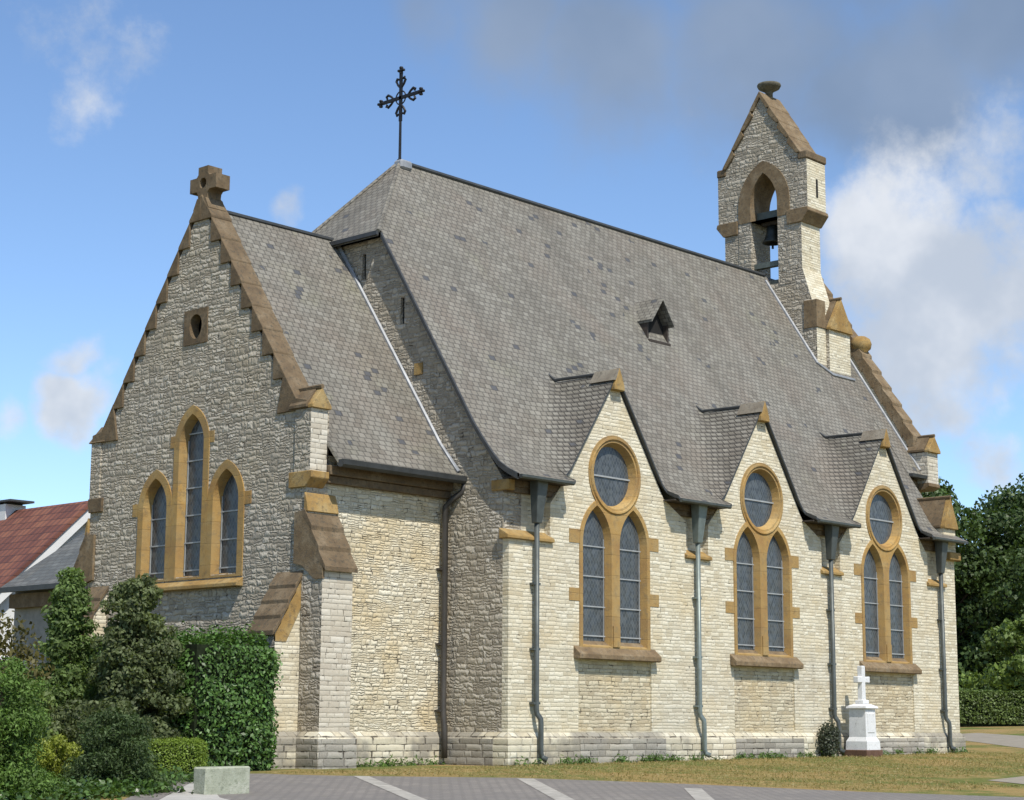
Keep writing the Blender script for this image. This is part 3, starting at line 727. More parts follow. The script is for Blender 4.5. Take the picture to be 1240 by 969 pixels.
# --- choir
def mir(y): return 2 * YC - y
def choir():
    mb = MB()
    prof = [(1.62, -.4), (8.114, -.4), (8.114, 6.24), (mir(1.98), 6.25), (YC, 10.60), (1.98, 6.25), (1.62, 6.24)]
    holes = [arch(YC + .04 + o, 3.42, zs, .505, ri) for o, zs, ri in ((1.07, 4.78, .72), (0, 5.92, .72), (-1.07, 4.78, .72))]
    holes.append([(4.60, 7.90), (5.22, 7.90), (5.22, 8.48), (4.60, 8.48)])
    mb.wall(prof, holes, 'x', -D, -D + .5); mb.build('choir_wall', 'rubble', CH)
    s = MB(); s.box(-D + .502, -.002, 1.62, 2.1, -.4, 5.45); s.build('choir_wall', 'rough', CH)
    s = MB(); s.box(-D + .502, -.002, 7.63, 8.114, -.4, 5.45); s.build('choir_wall', 'coursed', CH)
    bk = MB(); bk.box(-D + .3, -D + .34, 4.4, 5.4, 7.7, 8.7); bk.build('window_backing', 'darkvoid', CH)
    for o, zs, ri in ((1.07, 4.78, .72), (0, 5.92, .72), (-1.07, 4.78, .72)):
        c = YC + .04 + o; m = MB()
        m.wall(arch(c, 3.36, zs, .532, ri + .03), [arch(c, 3.40, zs, .37, .58)], 'x', -D - .02, -D + .20, [arch(c, 3.46, zs, .315, .50)])
        for q in (-1, 1):
            if o * q < 0 or (o == 0): continue
            a, b = sorted((c + q * .50, c + q * .72)); m.box(-D - .012, -D + .1, a, b, zs - .12, zs + .12)
        if o == 0:
            for q in (-1, 1):
                a, b = sorted((c + q * .50, c + q * .66)); m.box(-D - .012, -D + .1, a, b, 5.9, 6.12)
        fr = m.build('window', 'ochre', CH)
        g = MB(); g.prism(arch(c, 3.4, zs, .35, .55), 'x', -D + .165, -D + .18); g.build('pane', 'glass', fr)
        b = MB()
        for z in np.arange(3.55, zs + .3, .52): b.box(-D + .14, -D + .162, c - .33, c + .33, z - .013, z + .013)
        for q in (-1, 1): b.box(-D + .142, -D + .16, c + q * .30 - .010, c + q * .30 + .010, 3.46, zs + .1)
        b.build('glazing_bar', 'bar', fr)
    m = MB(); m.prism([(-D - .15, 3.17), (-D - .15, 3.24), (-D + .20, 3.47), (-D + .20, 3.17)], 'y', YC + .04 - 1.62, YC + .04 + 1.62); m.build('sill', 'ochre_plain', CH, bevel=.01)
    # loophole
    m = MB(); m.wall([(4.555, 7.85), (5.27, 7.85), (5.27, 8.53), (4.555, 8.53)], [[(4.91 + .19 * math.cos(a), 8.22 + (.27 if math.sin(a) < 0 else .21) * math.sin(a)) for a in np.linspace(0, 2 * math.pi, 25)[:-1]]], 'x', -D - .022, -D + .2)
    m.build('loophole_stone', 'brownstone', CH)
    # coping: lapped stones stepping down both slopes
    ap = (YC, 10.80); ft = (1.93, 6.42); N = 9
    for s in (1, -1):
        for i in range(N):
            t0, t1 = i / N, (i + 1) / N
            ya, za = lerp(ap[0], ft[0], t0), lerp(ap[1], ft[1], t0); yb, zb = lerp(ap[0], ft[0], t1), lerp(ap[1], ft[1], t1)
            sl_ = (ap[1] - ft[1]) / (ap[0] - ft[0])
            lip = .015
            pts = [(ya, za), (yb - .02, zb + lip), (yb - .02, zb - .03), (yb + .50, zb - .03), (min(yb + .50, ap[0] - .0), zb + sl_ * .40 - .05), (ya + .08, min(za - .03, za))]
            pts = [(ya, za - .0), (yb - .015, zb + lip), (yb - .015, zb - .04), (yb + .33, zb - .04), (yb + .33, zb + .17)]
            if i == 0: pts = [(ya, za), (yb - .03, zb + lip), (yb - .03, zb - .04), (ya, zb - .04)]
            if s < 0: pts = [(mir(y), z) for y, z in pts]
            c = MB(); c.prism(pts, 'x', -D - .035, -D + .46)
            c.build('coping_stone', 'brownstone', CH, bevel=.012)
        # kneeler pier with gabled cap
        y0, y1 = (1.50, 1.92) if s > 0 else (mir(1.92), mir(1.60))
        p = MB(); p.box(-D - .03, -D + .36, y0, y1, 5.12, 6.24); p.build('kneeler_pier', 'dressed' if s > 0 else 'rubble', CH, two='rubble')
        k = MB(); k.prism([(1.44, 5.12), (1.44, 5.0), (1.60, 4.84), (2.05, 4.84), (2.05, 5.12)] if s > 0 else [(mir(1.58), 5.12), (mir(1.58), 5.0), (mir(1.61), 4.84), (mir(2.05), 4.84), (mir(2.05), 5.12)], 'x', -D - .05, -D + .38)
        k.build('corbel_stone', 'ochre_plain' if s > 0 else 'brownstone', CH, bevel=.01)
        q = MB(); q.prism([(2.45, 6.23), (1.62, 6.23), (1.62, 6.40), (1.92, 6.46), (2.28, 6.98)] if s > 0 else [(mir(2.45), 6.23), (mir(1.62), 6.23), (mir(1.62), 6.40), (mir(1.92), 6.46), (mir(2.28), 6.98)], 'x', -D - .038, -D + .46)
        q.build('kneeler_stone', 'brownstone', CH, bevel=.01)
        if s > 0: gabled_cap('pier_cap', -D - .05, -D + .40, 1.44, 2.05, 6.242, 6.62)
        else:
            m = MB(); x0, x1 = -D - .06, -D + .53; xm = (x0 + x1) / 2
            m.prism([(x0, 6.242), (x1, 6.242), (xm, 6.62)], 'y', mir(2.05), mir(1.52)); m.build('pier_cap', 'brownstone', CH, bevel=.01)
    # gable cross
    c = MB(); ch = 11.03; cx0, cx1 = -D - .0, -D + .34
    arm = [(-.13, -.34), (.13, -.34), (.15, -.2), (.2, -.15), (.40, -.15), (.40, .13), (.2, .13), (.15, .18), (.15, .33), (-.15, .33), (-.15, .18), (-.2, .13), (-.40, .13), (-.40, -.15), (-.2, -.15), (-.15, -.2)]
    c.wall([(YC + a, ch + b) for a, b in arm], [circ(YC, ch, .105, 14)], 'x', cx0, cx1)
    c.prism([(YC - .24, 10.5), (YC + .24, 10.5), (YC + .13, 10.72), (YC - .13, 10.72)], 'x', cx0 - .03, cx1 + .05)
    c.build('gable_cross', 'brownstone', CH, bevel=.018)
    # lightning-rod wire on the cross
    # roof
    def crz(y): return np.interp(y, [1.22, 1.75, YC], [5.36, 5.98, ZCR])
    for s in (1, -1):
        r = MB(); ys = [1.22, 1.45, 1.75, YC]
        pts = [(y, float(crz(y))) for y in ys]; pts = pts + [(y, z - .09) for y, z in pts[::-1]]
        if s < 0: pts = [(mir(y), z) for y, z in pts]
        r.prism(pts, 'x', -D + .37, .0)
        r.build('choir_roof', 'slate', CH, uvf=lambda co, c, nr: (co.x, co.z * 1.205))
    rc = MB(); rc.tube([(-D + .42, YC, ZCR + .02), (-.0, YC, ZCR + .02)], .045, 6); rc.build('ridge_capping', 'leaddark', CH)
    f = MB(); pts = [(-.05, float(y), float(crz(y)) + .035) for y in (1.25, 1.75, YC)]; f.tube(pts, .04, 6); f.tube([(p[0], mir(p[1]), p[2]) for p in pts], .04, 6); f.build('roof_flashing', 'leadlight', CH)
    g = MB(); g.prism([(1.06, 5.33), (1.08, 5.24), (1.13, 5.20), (1.2, 5.20), (1.25, 5.24), (1.25, 5.33)], 'x', -D + .385, .12)
    g.build('gutter', 'leaddark', CH)
    c = MB(); c.box(-D + .385, -.003, 1.42, 1.619, 5.08, 5.25); c.box(-D + .385, -.003, 1.50, 1.618, 4.94, 5.078); c.build('cornice', 'brownstone', CH, bevel=.01)
    p = MB(); p.tube([(.02, 1.16, 5.22), (.02, 1.2, 5.05), (-.10, 1.36, 4.92), (-.16, 1.48, 4.78), (-.16, 1.48, .95), (-.18, 1.42, .62), (-.20, 1.40, .12)], .06, 10)
    pi = p.build('downpipe', 'pipebrown', CH, smooth=True)
    for z in (3.6, 2.2, .98):
        b = MB(); b.box(-.25, -.07, 1.48, 1.62, z - .02, z + .02); b.build('pipe_bracket', 'pipebrown', pi)
choir()
# --- buttresses of the choir corners
def buttresses():
    for s in (1, -1):
        Y = (lambda y: y) if s > 0 else mir
        b = MB(); y0, y1 = sorted((Y(1.1), Y(1.64))); b.box(-3.55, -2.84, y0, y1, -.4, 3.30)
        b.prism([(Y(1.1), 3.302), (Y(1.1), 3.38), (Y(1.615), 4.55), (Y(1.615), 3.302)], 'x', -3.53, -2.86)
        o = b.build('buttress', 'dressed' if s > 0 else 'rubble', CH, two='rubble')
        N = 3
        w = MB()
        for i in range(N):
            a = (lerp(1.60, 1.03, i / N), lerp(4.45, 3.36, i / N)); c = (lerp(1.60, 1.03, (i + 1) / N), lerp(4.45, 3.36, (i + 1) / N))
            pts = [(Y(a[0] + .02), a[1]), (Y(a[0]), a[1] + .02), (Y(c[0] - .03), c[1] + .05), (Y(c[0] - .03), c[1] - .03), (Y(a[0] + .05), a[1] - .12)]
            w.prism(pts, 'x', -3.575, -2.81)
        w.build('weathering', 'brownstone', o, bevel=.006)
        h = MB(); h.prism([(Y(1.62), 4.40), (Y(1.50), 4.40), (Y(1.54), 4.58), (Y(1.60), 4.74), (Y(1.62), 4.74)], 'x', -3.56, -2.83); h.build('head_stone', 'ochre_plain', o, bevel=.015)
        f = MB(); f.prism([(Y(1.58), 4.42), (Y(1.08), 3.42), (Y(1.08), 3.2), (Y(1.30), 3.2), (Y(1.62), 3.45), (Y(1.85), 3.5), (Y(1.85), 4.4)], 'x', -3.572, -3.52); f.build('side_stone', 'sillstone', o)
        b = MB(); y0, y1 = sorted((Y(1.66), Y(2.31))); b.box(-4.10, -D + .01, y0, y1, -.4, 2.20)
        b.prism([(-4.10, 2.202), (-4.10, 2.26), (-D + .01, 3.34), (-D + .01, 2.202)], 'y', y0 + .01, y1 - .01)
        o = b.build('buttress', 'coursed', CH, two='rubble')
        w = MB(); N = 4
        for i in range(N):
            a = (lerp(-3.51, -4.15, i / N), lerp(3.34, 2.25, i / N)); c = (lerp(-3.51, -4.15, (i + 1) / N), lerp(3.34, 2.25, (i + 1) / N))
            w.prism([(a[0], a[1] + .03), (c[0] - .03, c[1] + .055), (c[0] - .03, c[1] - .03), (a[0], a[1] - .06)], 'y', y0 - .04, y1 + .04)
        w.build('weathering', 'brownstone', o, bevel=.006)
        f = MB(); ya, yb = (y0 - .012, y0 + .03) if s > 0 else (y1 - .03, y1 + .012)
        f.prism([(-3.52, 3.24), (-4.10, 2.24), (-4.10, 2.12), (-3.86, 2.12), (-3.52, 2.75)], 'y', ya, yb); f.build('side_stone', 'ochre_plain', o)
buttresses()

# --- west bay and its gable
def west_bay():
    s = MB(); s.box(L, 17.2, 1.6, 2.05, -.4, 7.1); s.box(L, 17.2, 7.49, 7.94, -.4, 7.1); s.build('west_wall', 'coursed', CH)
    w = MB(); w.wall([(1.6, -.4), (7.94, -.4), (7.94, 7.8), (YR, 12.95), (1.6, 7.8)], [], 'x', 17.2, 17.6); w.build('west_wall', 'coursed', CH)
    for q in (1, -1):
        Y = (lambda y: y) if q > 0 else (lambda y: 2 * YR - y)
        r = MB(); pts = [(Y(1.25), 7.12), (Y(YR), ZR - .02), (Y(YR), ZR - .12), (Y(1.25), 7.02)]
        r.prism(pts, 'x', L + .05, 17.22); r.build('west_roof', 'slate', CH, uvf=lambda co, c, nr: (co.x, co.z * 1.184))
        ap = (YR, 13.35); ft = (1.55, 8.15); N = 11
        for i in range(N):
            a = (lerp(ap[0], ft[0], i / N), lerp(ap[1], ft[1], i / N)); b = (lerp(ap[0], ft[0], (i + 1) / N), lerp(ap[1], ft[1], (i + 1) / N))
            c = MB(); c.prism([(Y(a[0]), a[1]), (Y(b[0] - .03), b[1] + .05), (Y(b[0] - .03), b[1] - .03), (Y(b[0] + .02), b[1] - .45), (Y(a[0]), a[1] - .42)], 'x', 17.16, 17.64)
            c.build('coping_stone', 'sillstone', CH, bevel=.012)
        f = MB(); f.tube([(17.12, Y(1.35), 7.26), (17.12, Y(4.5), 12.24)], .045, 6); f.build('roof_flashing', 'leadlight', CH)
    k = MB(); k.box(17.13, 17.66, 1.12, 1.62, 6.92, 7.72); k.build('kneeler_pier', 'dressed', CH)
    c = MB(); c.prism([(1.09, 6.92), (1.09, 6.84), (1.25, 6.76), (1.7, 6.76), (1.7, 6.92)], 'x', 17.11, 17.67); c.build('corbel_stone', 'sillstone', CH)
    gabled_cap('pier_cap', 17.10, 17.69, 1.04, 1.75, 7.722, 8.15)
    g = MB(); g.prism([(1.12, 7.10), (1.14, 7.02), (1.26, 7.02), (1.28, 7.10)], 'x', L + .1, 17.12); g.build('gutter', 'leaddark', CH)
    c = MB(); c.box(L + .02, 17.12, 1.42, 1.60, 6.82, 7.0); c.build('cornice', 'brownstone', CH)
    b = MB(); b.lathe([(.0, -.30), (.16, -.30), (.15, -.22), (.27, -.12), (.30, .02), (.26, .14), (.14, .22), (.0, .24)], (17.4, 3.18, 10.86), 14); b.build('gable_finial', 'ochre_plain', CH, smooth=True)
west_bay()

# --- bell gable
def bell_gable():
    TG = empty('bell_gable'); TG.parent = CH
    X0, X1 = 15.2, 16.08; y = lambda o: YR + o
    mb = MB()
    out = [(y(-1.40), 10.3), (y(1.40), 10.3), (y(1.24), 12.6), (y(1.24), 13.92), (y(1.45), 14.22), (y(1.45), 15.80), (y(1.20), 15.80), (y(0), 17.60), (y(-1.20), 15.80), (y(-1.45), 15.60), (y(-1.45), 14.22), (y(-1.24), 13.92), (y(-1.24), 12.66), (y(-1.52), 11.72), (y(-1.60), 10.3)]
    hole = arch(y(-.06), 12.35, 14.62, .60, .98); hb = arch(y(-.06), 12.35, 14.62, .60, .98)
    mb.wall(out, [hole], 'x', X0, X1); mb.build('bell_gable_wall', 'coursed', TG, two='rubble')
    a = MB(); a.wall(arch(y(-.06), 14.18, 14.62, .83, 1.20), [arch(y(-.06), 14.18, 14.62, .435, .86)], 'x', X0 - .025, X1 + .02); a.build('arch_surround', 'sillstone', TG)
    j = MB(); 
    for q in (-1, 1):
        c0, c1 = sorted((y(-.06 + q * .435), y(-.06 + q * .83))); j.box(X0 - .012, X1 + .012, c0, c1, 12.3, 14.178)
    j.build('arch_jamb', 'rubble', TG)
    # coping
    for q in (1, -1):
        ap = (0, 17.80); ft = (1.25, 15.84); N = 4
        for i in range(N):
            p = (lerp(ap[0], ft[0], i / N), lerp(ap[1], ft[1], i / N)); r = (lerp(ap[0], ft[0], (i + 1) / N), lerp(ap[1], ft[1], (i + 1) / N))
            pts = [(q * p[0], p[1]), (q * (r[0] + .01), r[1] + .01), (q * (r[0] + .01), r[1] - .03), (q * (r[0] - .10), r[1] - .03), (q * p[0] - q * .08 if i else 0, p[1] - .17)]
            c = MB(); c.prism([(YR + u, v) for u, v in pts], 'x', X0 - .06, X1 + .06); c.build('coping_stone', 'sillstone', TG, bevel=.01)
        s = MB(); c0, c1 = sorted((YR + q * 1.17, YR + q * 1.48)); s.box(X0 - .03, X1 + .05, c0, c1, 15.62, 15.84); s.build('shoulder_stone', 'brownstone', TG, bevel=.03)
        st = MB(); e0 = q * 1.50; st.prism([(YR + q * .80, 14.28), (YR + q * 1.47, 14.28), (YR + q * 1.50, 14.18), (YR + q * 1.27, 13.9), (YR + q * .80, 13.9)], 'x', X0 - .05, X1 + .06)
        st.build('string_course', 'sillstone', TG, bevel=.012)
    f = MB(); f.lathe([(.10, -.5), (.10, .0), (.14, .05), (.29, .13), (.33, .20), (.32, .25), (.18, .28), (.0, .29)], ((X0 + X1) / 2, YR, 17.86), 20); f.build('finial', 'topstone', TG, smooth=True)
    sl = MB(); sl.box(X0 + .42, X0 + .50, y(-1.462), y(-1.40), 14.62, 15.12); sl.build('slit', 'darkvoid', TG)
    for (z, yo) in ((12.95, 0), (12.42, 0)):
        b = MB(); b.box(X0 + .12, X0 + .28, y(-.72), y(.66), z - .07, z + .07); b.build('beam', 'beam', TG)
    b = MB(); b.box(X0 + .30, X0 + .52, y(-.72), y(.66), 14.28, 14.48); b.build('bell_beam', 'beam', TG)
    # lower buttress pier with gabled cap
    p = MB(); p.box(15.62, 16.62, 3.02, 3.8, 9.3, 10.98); p.build('buttress_pier', 'coursed', TG, two='rubble')
    q = MB(); q.box(15.17, 15.575, 3.09, 3.5, 10.995, 11.74); q.build('buttress_step', 'sillstone', TG, bevel=.01)
    u = MB(); u.box(15.19, 15.63, 3.12, 3.5, 9.2, 11.0); u.build('buttress_pier', 'coursed', TG, two='rubble')
    gabled_cap('pier_cap', 15.58, 16.66, 2.94, 3.7, 10.98, 11.86)
    fl = MB(); fl.tube([(15.14, 4.66, 12.46), (15.14, 3.1, 10.02), (15.6, 2.93, 9.76), (16.64, 2.93, 9.76)], .045, 6); fl.build('roof_flashing', 'leadlight', TG)
    return X0
XT = bell_gable()
bl = MB(); bl.lathe([(.0, .46), (.10, .46), (.155, .40), (.17, .25), (.20, .12), (.27, .0), (.275, -.03), (.22, -.03), (.12, .2), (0, .25)], (15.58, YR - .06, 13.62), 24)
BE = tag(bl.build('church_bell', 'bronze', None, smooth=True), 'small dark bronze bell hanging in the arch of the bell gable', 'bell')
cl = MB(); cl.tube([(15.58, YR - .06, 13.78), (15.58, YR - .06, 13.44)], [.018, .035], 8); cl.build('clapper', 'iron', BE)
yk = MB(); yk.box(15.48, 15.68, YR - .36, YR + .24, 14.08, 14.27); yk.build('yoke', 'oldwood', BE, bevel=.02)

# --- iron cross on the ridge
def ridge_cross():
    c = MB(); x, y, zc = 1.65, YR, 14.08
    c.tube([(x, y, 12.6), (x, y, 12.75), (x, y, 13.7)], [.045, .032, .028], 8)
    c.box(x - .022, x + .022, y - .035, y + .035, 13.55, 14.7)
    c.box(x - .022, x + .022, y - .60, y + .60, zc - .035, zc + .035)
    for (a, b, d) in ((0, 1, .62), (0, -1, .40), (1, 0, .62), (-1, 0, .62)):
        ex, ez = y + a * d, zc + b * d
        if d > .5:
            for ddy, ddz in ((0, 0), (.06, 0), (-.06, 0), (0, .06), (0, -.06), (a * .05, b * .05)): c.lathe([(0, -.035), (.04, -.02), (.045, 0), (.04, .02), (0, .035)], (x, ex + ddy, ez + ddz), 8)
        m = .36 if d > .5 else .30
        for sg in (-1, 1):      # scrolls to either side of each arm
            px, pz = y + a * m, zc + b * m
            tx, tz = -b * sg, a * sg
            P_ = [(x, px - a * .16, pz - b * .16), (x, px - a * .06 + tx * .09, pz - b * .06 + tz * .09), (x, px + a * .03 + tx * .14, pz + b * .03 + tz * .14), (x, px + a * .085 + tx * .11, pz + b * .085 + tz * .11), (x, px + a * .06 + tx * .06, pz + b * .06 + tz * .06)]
            c.tube(P_, [.02, .026, .03, .03, .024], 7)
    ring = [(x, y + .15 * math.cos(t), zc + .15 * math.sin(t)) for t in np.linspace(0, 2 * math.pi, 21)]
    c.tube(ring, .016, 6, cap=False)
    c.build('ridge_cross', 'iron', CH)
ridge_cross()

# --- lucarne on the roof
def lucarne():
    x, yf, za = 8.02, 2.60, 10.44; hw = .44; ze = 9.86
    yb = YR - (ZR - za) / S57 + .1
    r = MB()
    for s in (-1, 1):
        yb2 = YR - (ZR - ze) / S57 + .1
        r.add([(x, yf, za), (x, yb, za), (x + s * hw, yb2, ze), (x + s * hw, yf, ze), (x, yf, za - .06), (x, yb, za - .06), (x + s * hw * .95, yb2, ze - .06), (x + s * hw * .95, yf, ze - .06)],
              [(0, 1, 2, 3), (7, 6, 5, 4), (0, 3, 7, 4), (1, 5, 6, 2), (2, 6, 7, 3)])
    o = r.build('lucarne', 'slate', CH, uvf=lambda co, c, nr: (co.y, co.z * 1.5))
    f = MB(); f.prism([(x - .33, 9.30), (x + .33, 9.30), (x + .33, ze - .02), (x, za - .14), (x - .33, ze - .02)], 'y', 2.88, 2.92); f.build('dark_opening', 'darkvoid', o)  # near-black panel stands for the shade inside the lucarne opening
    k = MB(); 
    for s in (-1, 1): k.prism([(x + s * .40, 9.0), (x + s * .34, 9.0), (x + s * .34, ze), (x + s * .40, ze)], 'y', 2.76, 3.2)
    k.box(x - .40, x + .40, 2.70, 2.80, 9.36, 9.42)
    k.build('lucarne_frame', 'oldwood', o)
lucarne()

# --- sacristy annex north of the choir
def annex():
    w = MB(); w.box(1.25, 6.0, 9.6, 18.15, -.4, 4.1); w.box(.0, 1.25, 8.12, 9.7, -.4, 4.1)
    w.build('annex_wall', 'greyrender', CH)
    w2 = MB(); w2.prism([(1.25, 4.1), (6, 4.1), (6, 6.1), (4.0, 6.0)], 'y', 17.7, 18.15); w2.build('annex_wall', 'greyrender', CH)
    r = MB(); r.prism([(.9, 4.08), (4.2, 6.24), (4.2, 6.14), (.9, 3.98)], 'y', 9.6, 18.3); r.build('annex_roof', 'annexslate', CH, uvf=lambda co, c, nr: (co.y, co.z * 1.6))
    g = MB(); g.box(.80, .93, 9.6, 18.3, 3.94, 4.06); g.build('gutter', 'leaddark', CH)
    c = MB(); c.box(1.05, 1.25, 9.6, 18.1, 3.55, 3.9); c.build('cornice', 'brownstone', CH)
annex()

# ------------------------------------------------------------------ red-roofed house behind
H = empty('house', (6, 26, 0)); HM = Matrix.Translation((-6, -26, 0))
tag(H, 'white house with red tiled roof behind the church', 'house')
def hpart(mb, name, mat, parent=None, uvf=None, **kw):
    mb.v = [(x - 6, y - 26, z) for x, y, z in mb.v]
    return mb.build(name, mat, parent or H, uvf=uvf, **kw)
hx, hz = 6.04, 7.06; hs = .928
m = MB(); m.prism([(1.6, 0), (10.5, 0), (10.5, hz - hs * 4.46 - .12), (hx, hz - .14), (1.6, hz - hs * 4.44 - .12)], 'y', 22.25, 33); hpart(m, 'wall', 'white')
for s in (-1, 1):
    m = MB(); m.prism([(hx, hz), (hx + s * 5.0, hz - hs * 5.0), (hx + s * 5.0, hz - hs * 5 - .14), (hx, hz - .14)], 'y', 21.9, 33.4)
    hpart(m, 'roof', 'tile', uvf=lambda co, c, nr: (co.y, co.z * 1.47))
    m = MB(); m.prism([(hx, hz - .15), (hx + s * 5.0, hz - hs * 5.0 - .15), (hx + s * 5.0, hz - hs * 5 - .50), (hx, hz - .50)], 'y', 21.95, 22.05); hpart(m, 'bargeboard', 'white')
m = MB(); m.box(hx - .35, hx + .35, 25.9, 27.3, 6.5, 7.22)
CHM = hpart(m, 'chimney', 'white')
m = MB(); m.box(hx - .42, hx + .42, 25.55, 26.8, 7.28, 7.34); m.box(hx - .3, hx + .3, 26.0, 26.1, 7.225, 7.28); m.box(hx - .3, hx + .3, 26.5, 26.6, 7.225, 7.28); hpart(m, 'chimney_cap', 'leaddark', CHM)
m = MB(); m.box(3.0, 3.9, 22.20, 22.27, 1.2, 2.5); wf = hpart(m, 'window', 'white')
m = MB(); m.box(3.1, 3.8, 22.17, 22.19, 1.3, 2.4); hpart(m, 'pane', 'glass', wf)

# ------------------------------------------------------------------ churchyard objects
def gravestone():
    gx, gy = 11.08, -.50; z0 = T(gx, gy)
    G = empty('gravestone', (gx, gy, z0)); tag(G, 'white stone memorial cross on a tapered pedestal beside the church wall', 'gravestone')
    b = MB(); b.box(-.33, .33, -.30, .30, -.1, .15); b.build('base', 'redstone', G, bevel=.01)
    p = MB()
    def fr(s0, z0, s1, z1):
        p.add([(-s0, -s0, z0), (s0, -s0, z0), (s0, s0, z0), (-s0, s0, z0), (-s1, -s1, z1), (s1, -s1, z1), (s1, s1, z1), (-s1, s1, z1)],
              [(3, 2, 1, 0), (4, 5, 6, 7), (0, 1, 5, 4), (1, 2, 6, 5), (2, 3, 7, 6), (3, 0, 4, 7)])
    fr(.275, .15, .268, .33); fr(.268, .332, .215, .43); fr(.215, .432, .205, 1.03); fr(.205, 1.032, .258, 1.055); fr(.258, 1.057, .25, 1.095); fr(.25, 1.097, .13, 1.15)
    pd = p.build('pedestal', 'marble', G, weld=False)
    q = MB(); q.box(-.145, .145, -.226, -.20, .52, .95); q.build('plaque', 'marble', pd, bevel=.01)
    c = MB(); c.prism([(-.08, 1.172), (.08, 1.172), (.065, 1.62), (.255, 1.615), (.255, 1.755), (.065, 1.75), (.07, 1.99), (-.07, 1.99), (-.065, 1.75), (-.235, 1.755), (-.235, 1.615), (-.065, 1.62)], 'y', -.065, .065)
    c.box(-.12, .12, -.11, .11, 1.151, 1.24)
    c.build('cross', 'marble', G, bevel=.012)
gravestone()
def stone_block():
    bx, by = -9.95, -4.3
    b = MB(); b.box(-.37, .37, -.13, .13, -.08, .34)
    o = b.build('stone_block', 'block', None, bevel=.02); o.location = (-9.66, -3.95, T(-9.66, -3.95)); o.rotation_euler = (0, 0, math.radians(2))
    for v in o.data.vertices:
        v.co.x += random.uniform(-.012, .012); v.co.y += random.uniform(-.01, .01); v.co.z += random.uniform(-.01, .01)
    tag(o, 'low greyish green stone block on the paving beside the shrubs', 'stone block')
stone_block()

# ------------------------------------------------------------------ plants
def leafmesh(name, pts, nrm, size, mat, parent, aspect=.5, jitter=.9, tint=None, droop=0.0):
    n = len(pts); pts = np.asarray(pts); nrm = np.asarray(nrm)
    nr = nrm + RNG.normal(0, jitter, (n, 3)); nr /= np.linalg.norm(nr, axis=1)[:, None] + 1e-9
    a = np.cross(nr, RNG.normal(0, 1, (n, 3))); a[:, 2] -= droop; a -= nr * np.sum(a * nr, 1)[:, None]
    a /= np.linalg.norm(a, axis=1)[:, None] + 1e-9
    b = np.cross(nr, a)
    s = size * RNG.uniform(.65, 1.35, (n, 1))
    v = np.empty((n, 4, 3)); v[:, 0] = pts - a * s * .5; v[:, 1] = pts + b * s * aspect * .5 + a * s * .05 + nr * s * .08; v[:, 2] = pts + a * s * .5; v[:, 3] = pts - b * s * aspect * .5 + a * s * .05 + nr * s * .08
    me = bpy.data.meshes.new(name)
    me.vertices.add(n * 4); me.vertices.foreach_set('co', v.reshape(-1))
    me.loops.add(n * 4); me.loops.foreach_set('vertex_index', np.arange(n * 4, dtype=np.int32))
    me.polygons.add(n); me.polygons.foreach_set('loop_start', np.arange(0, n * 4, 4, dtype=np.int32)); me.polygons.foreach_set('loop_total', np.full(n, 4, dtype=np.int32))
    at = me.attributes.new('tint', 'FLOAT', 'FACE'); tv = RNG.uniform(0, 1, n) if tint is None else np.clip(tint, 0, 1)
    at.data.foreach_set('value', tv.astype(np.float32))
    me.materials.append(M[mat]); me.update(); me.validate()
    o = bpy.data.objects.new(name, me); COL.objects.link(o)
    if parent: o.parent = parent
    return o
def ball(n, c, r, lo=.55):
    d = RNG.normal(0, 1, (n, 3)); d /= np.linalg.norm(d, axis=1)[:, None]
    rad = RNG.uniform(lo ** 3, 1, (n, 1)) ** (1 / 3)
    return np.asarray(c) + d * rad * np.asarray(r), d
def clumped(clumps, n, lo=.4):
    P, N, Tn = [], [], []
    vol = np.array([np.prod(c[1]) ** (2 / 3) for c in clumps]); vol /= vol.sum()
    for (c, r), w in zip(clumps, vol):
        k = max(20, int(n * w)); p, d = ball(k, c, r, lo); P.append(p); N.append(d); Tn.append(np.clip(RNG.normal(RNG.uniform(.3, .7), .22, k), 0, 1))
    return np.concatenate(P), np.concatenate(N), np.concatenate(Tn)
def trunk(mb, h, r, lean=(0, 0)):
    mb.tube([(0, 0, -.15), (lean[0] * .3, lean[1] * .3, h * .4), (lean[0], lean[1], h)], [r * 1.25, r, r * .45], 9)

def broad_tree(x, y, h, rad, nl, label, mat='oak', leaf=.34, base=.16, group=None, name='tree', seed=1):
    z = T(x, y); O = empty(name, (x, y, z)); tag(O, label, 'tree', group)
    rr = random.Random(seed); tk = MB(); trunk(tk, h * .62, .028 * h)
    cl = []
    for k in range(int(30 + h * 3)):
        t = rr.random(); zc = h * lerp(base, .95, t)
        prof = math.sin(math.pi * min(1, max(.06, (t * .86 + .14)))) ** .6
        a = rr.uniform(0, 6.283); d = rad * prof * math.sqrt(rr.random()) * .85
        rc = rad * rr.uniform(.18, .36) * (1.15 - .4 * t)
        c = (d * math.cos(a), d * math.sin(a), zc); cl.append((c, (rc, rc, rc * rr.uniform(.6, .85))))
        if k % 4 == 0: tk.tube([(0, 0, zc * .55), (c[0] * .5, c[1] * .5, zc * .82), c], [.009 * h, .006 * h, .002 * h], 5)
    tk.build('trunk', 'bark', O)
    p, n, tn = clumped(cl, nl)
    leafmesh('crown', p, n, leaf, mat, O, .7, .8, tn)
    return O
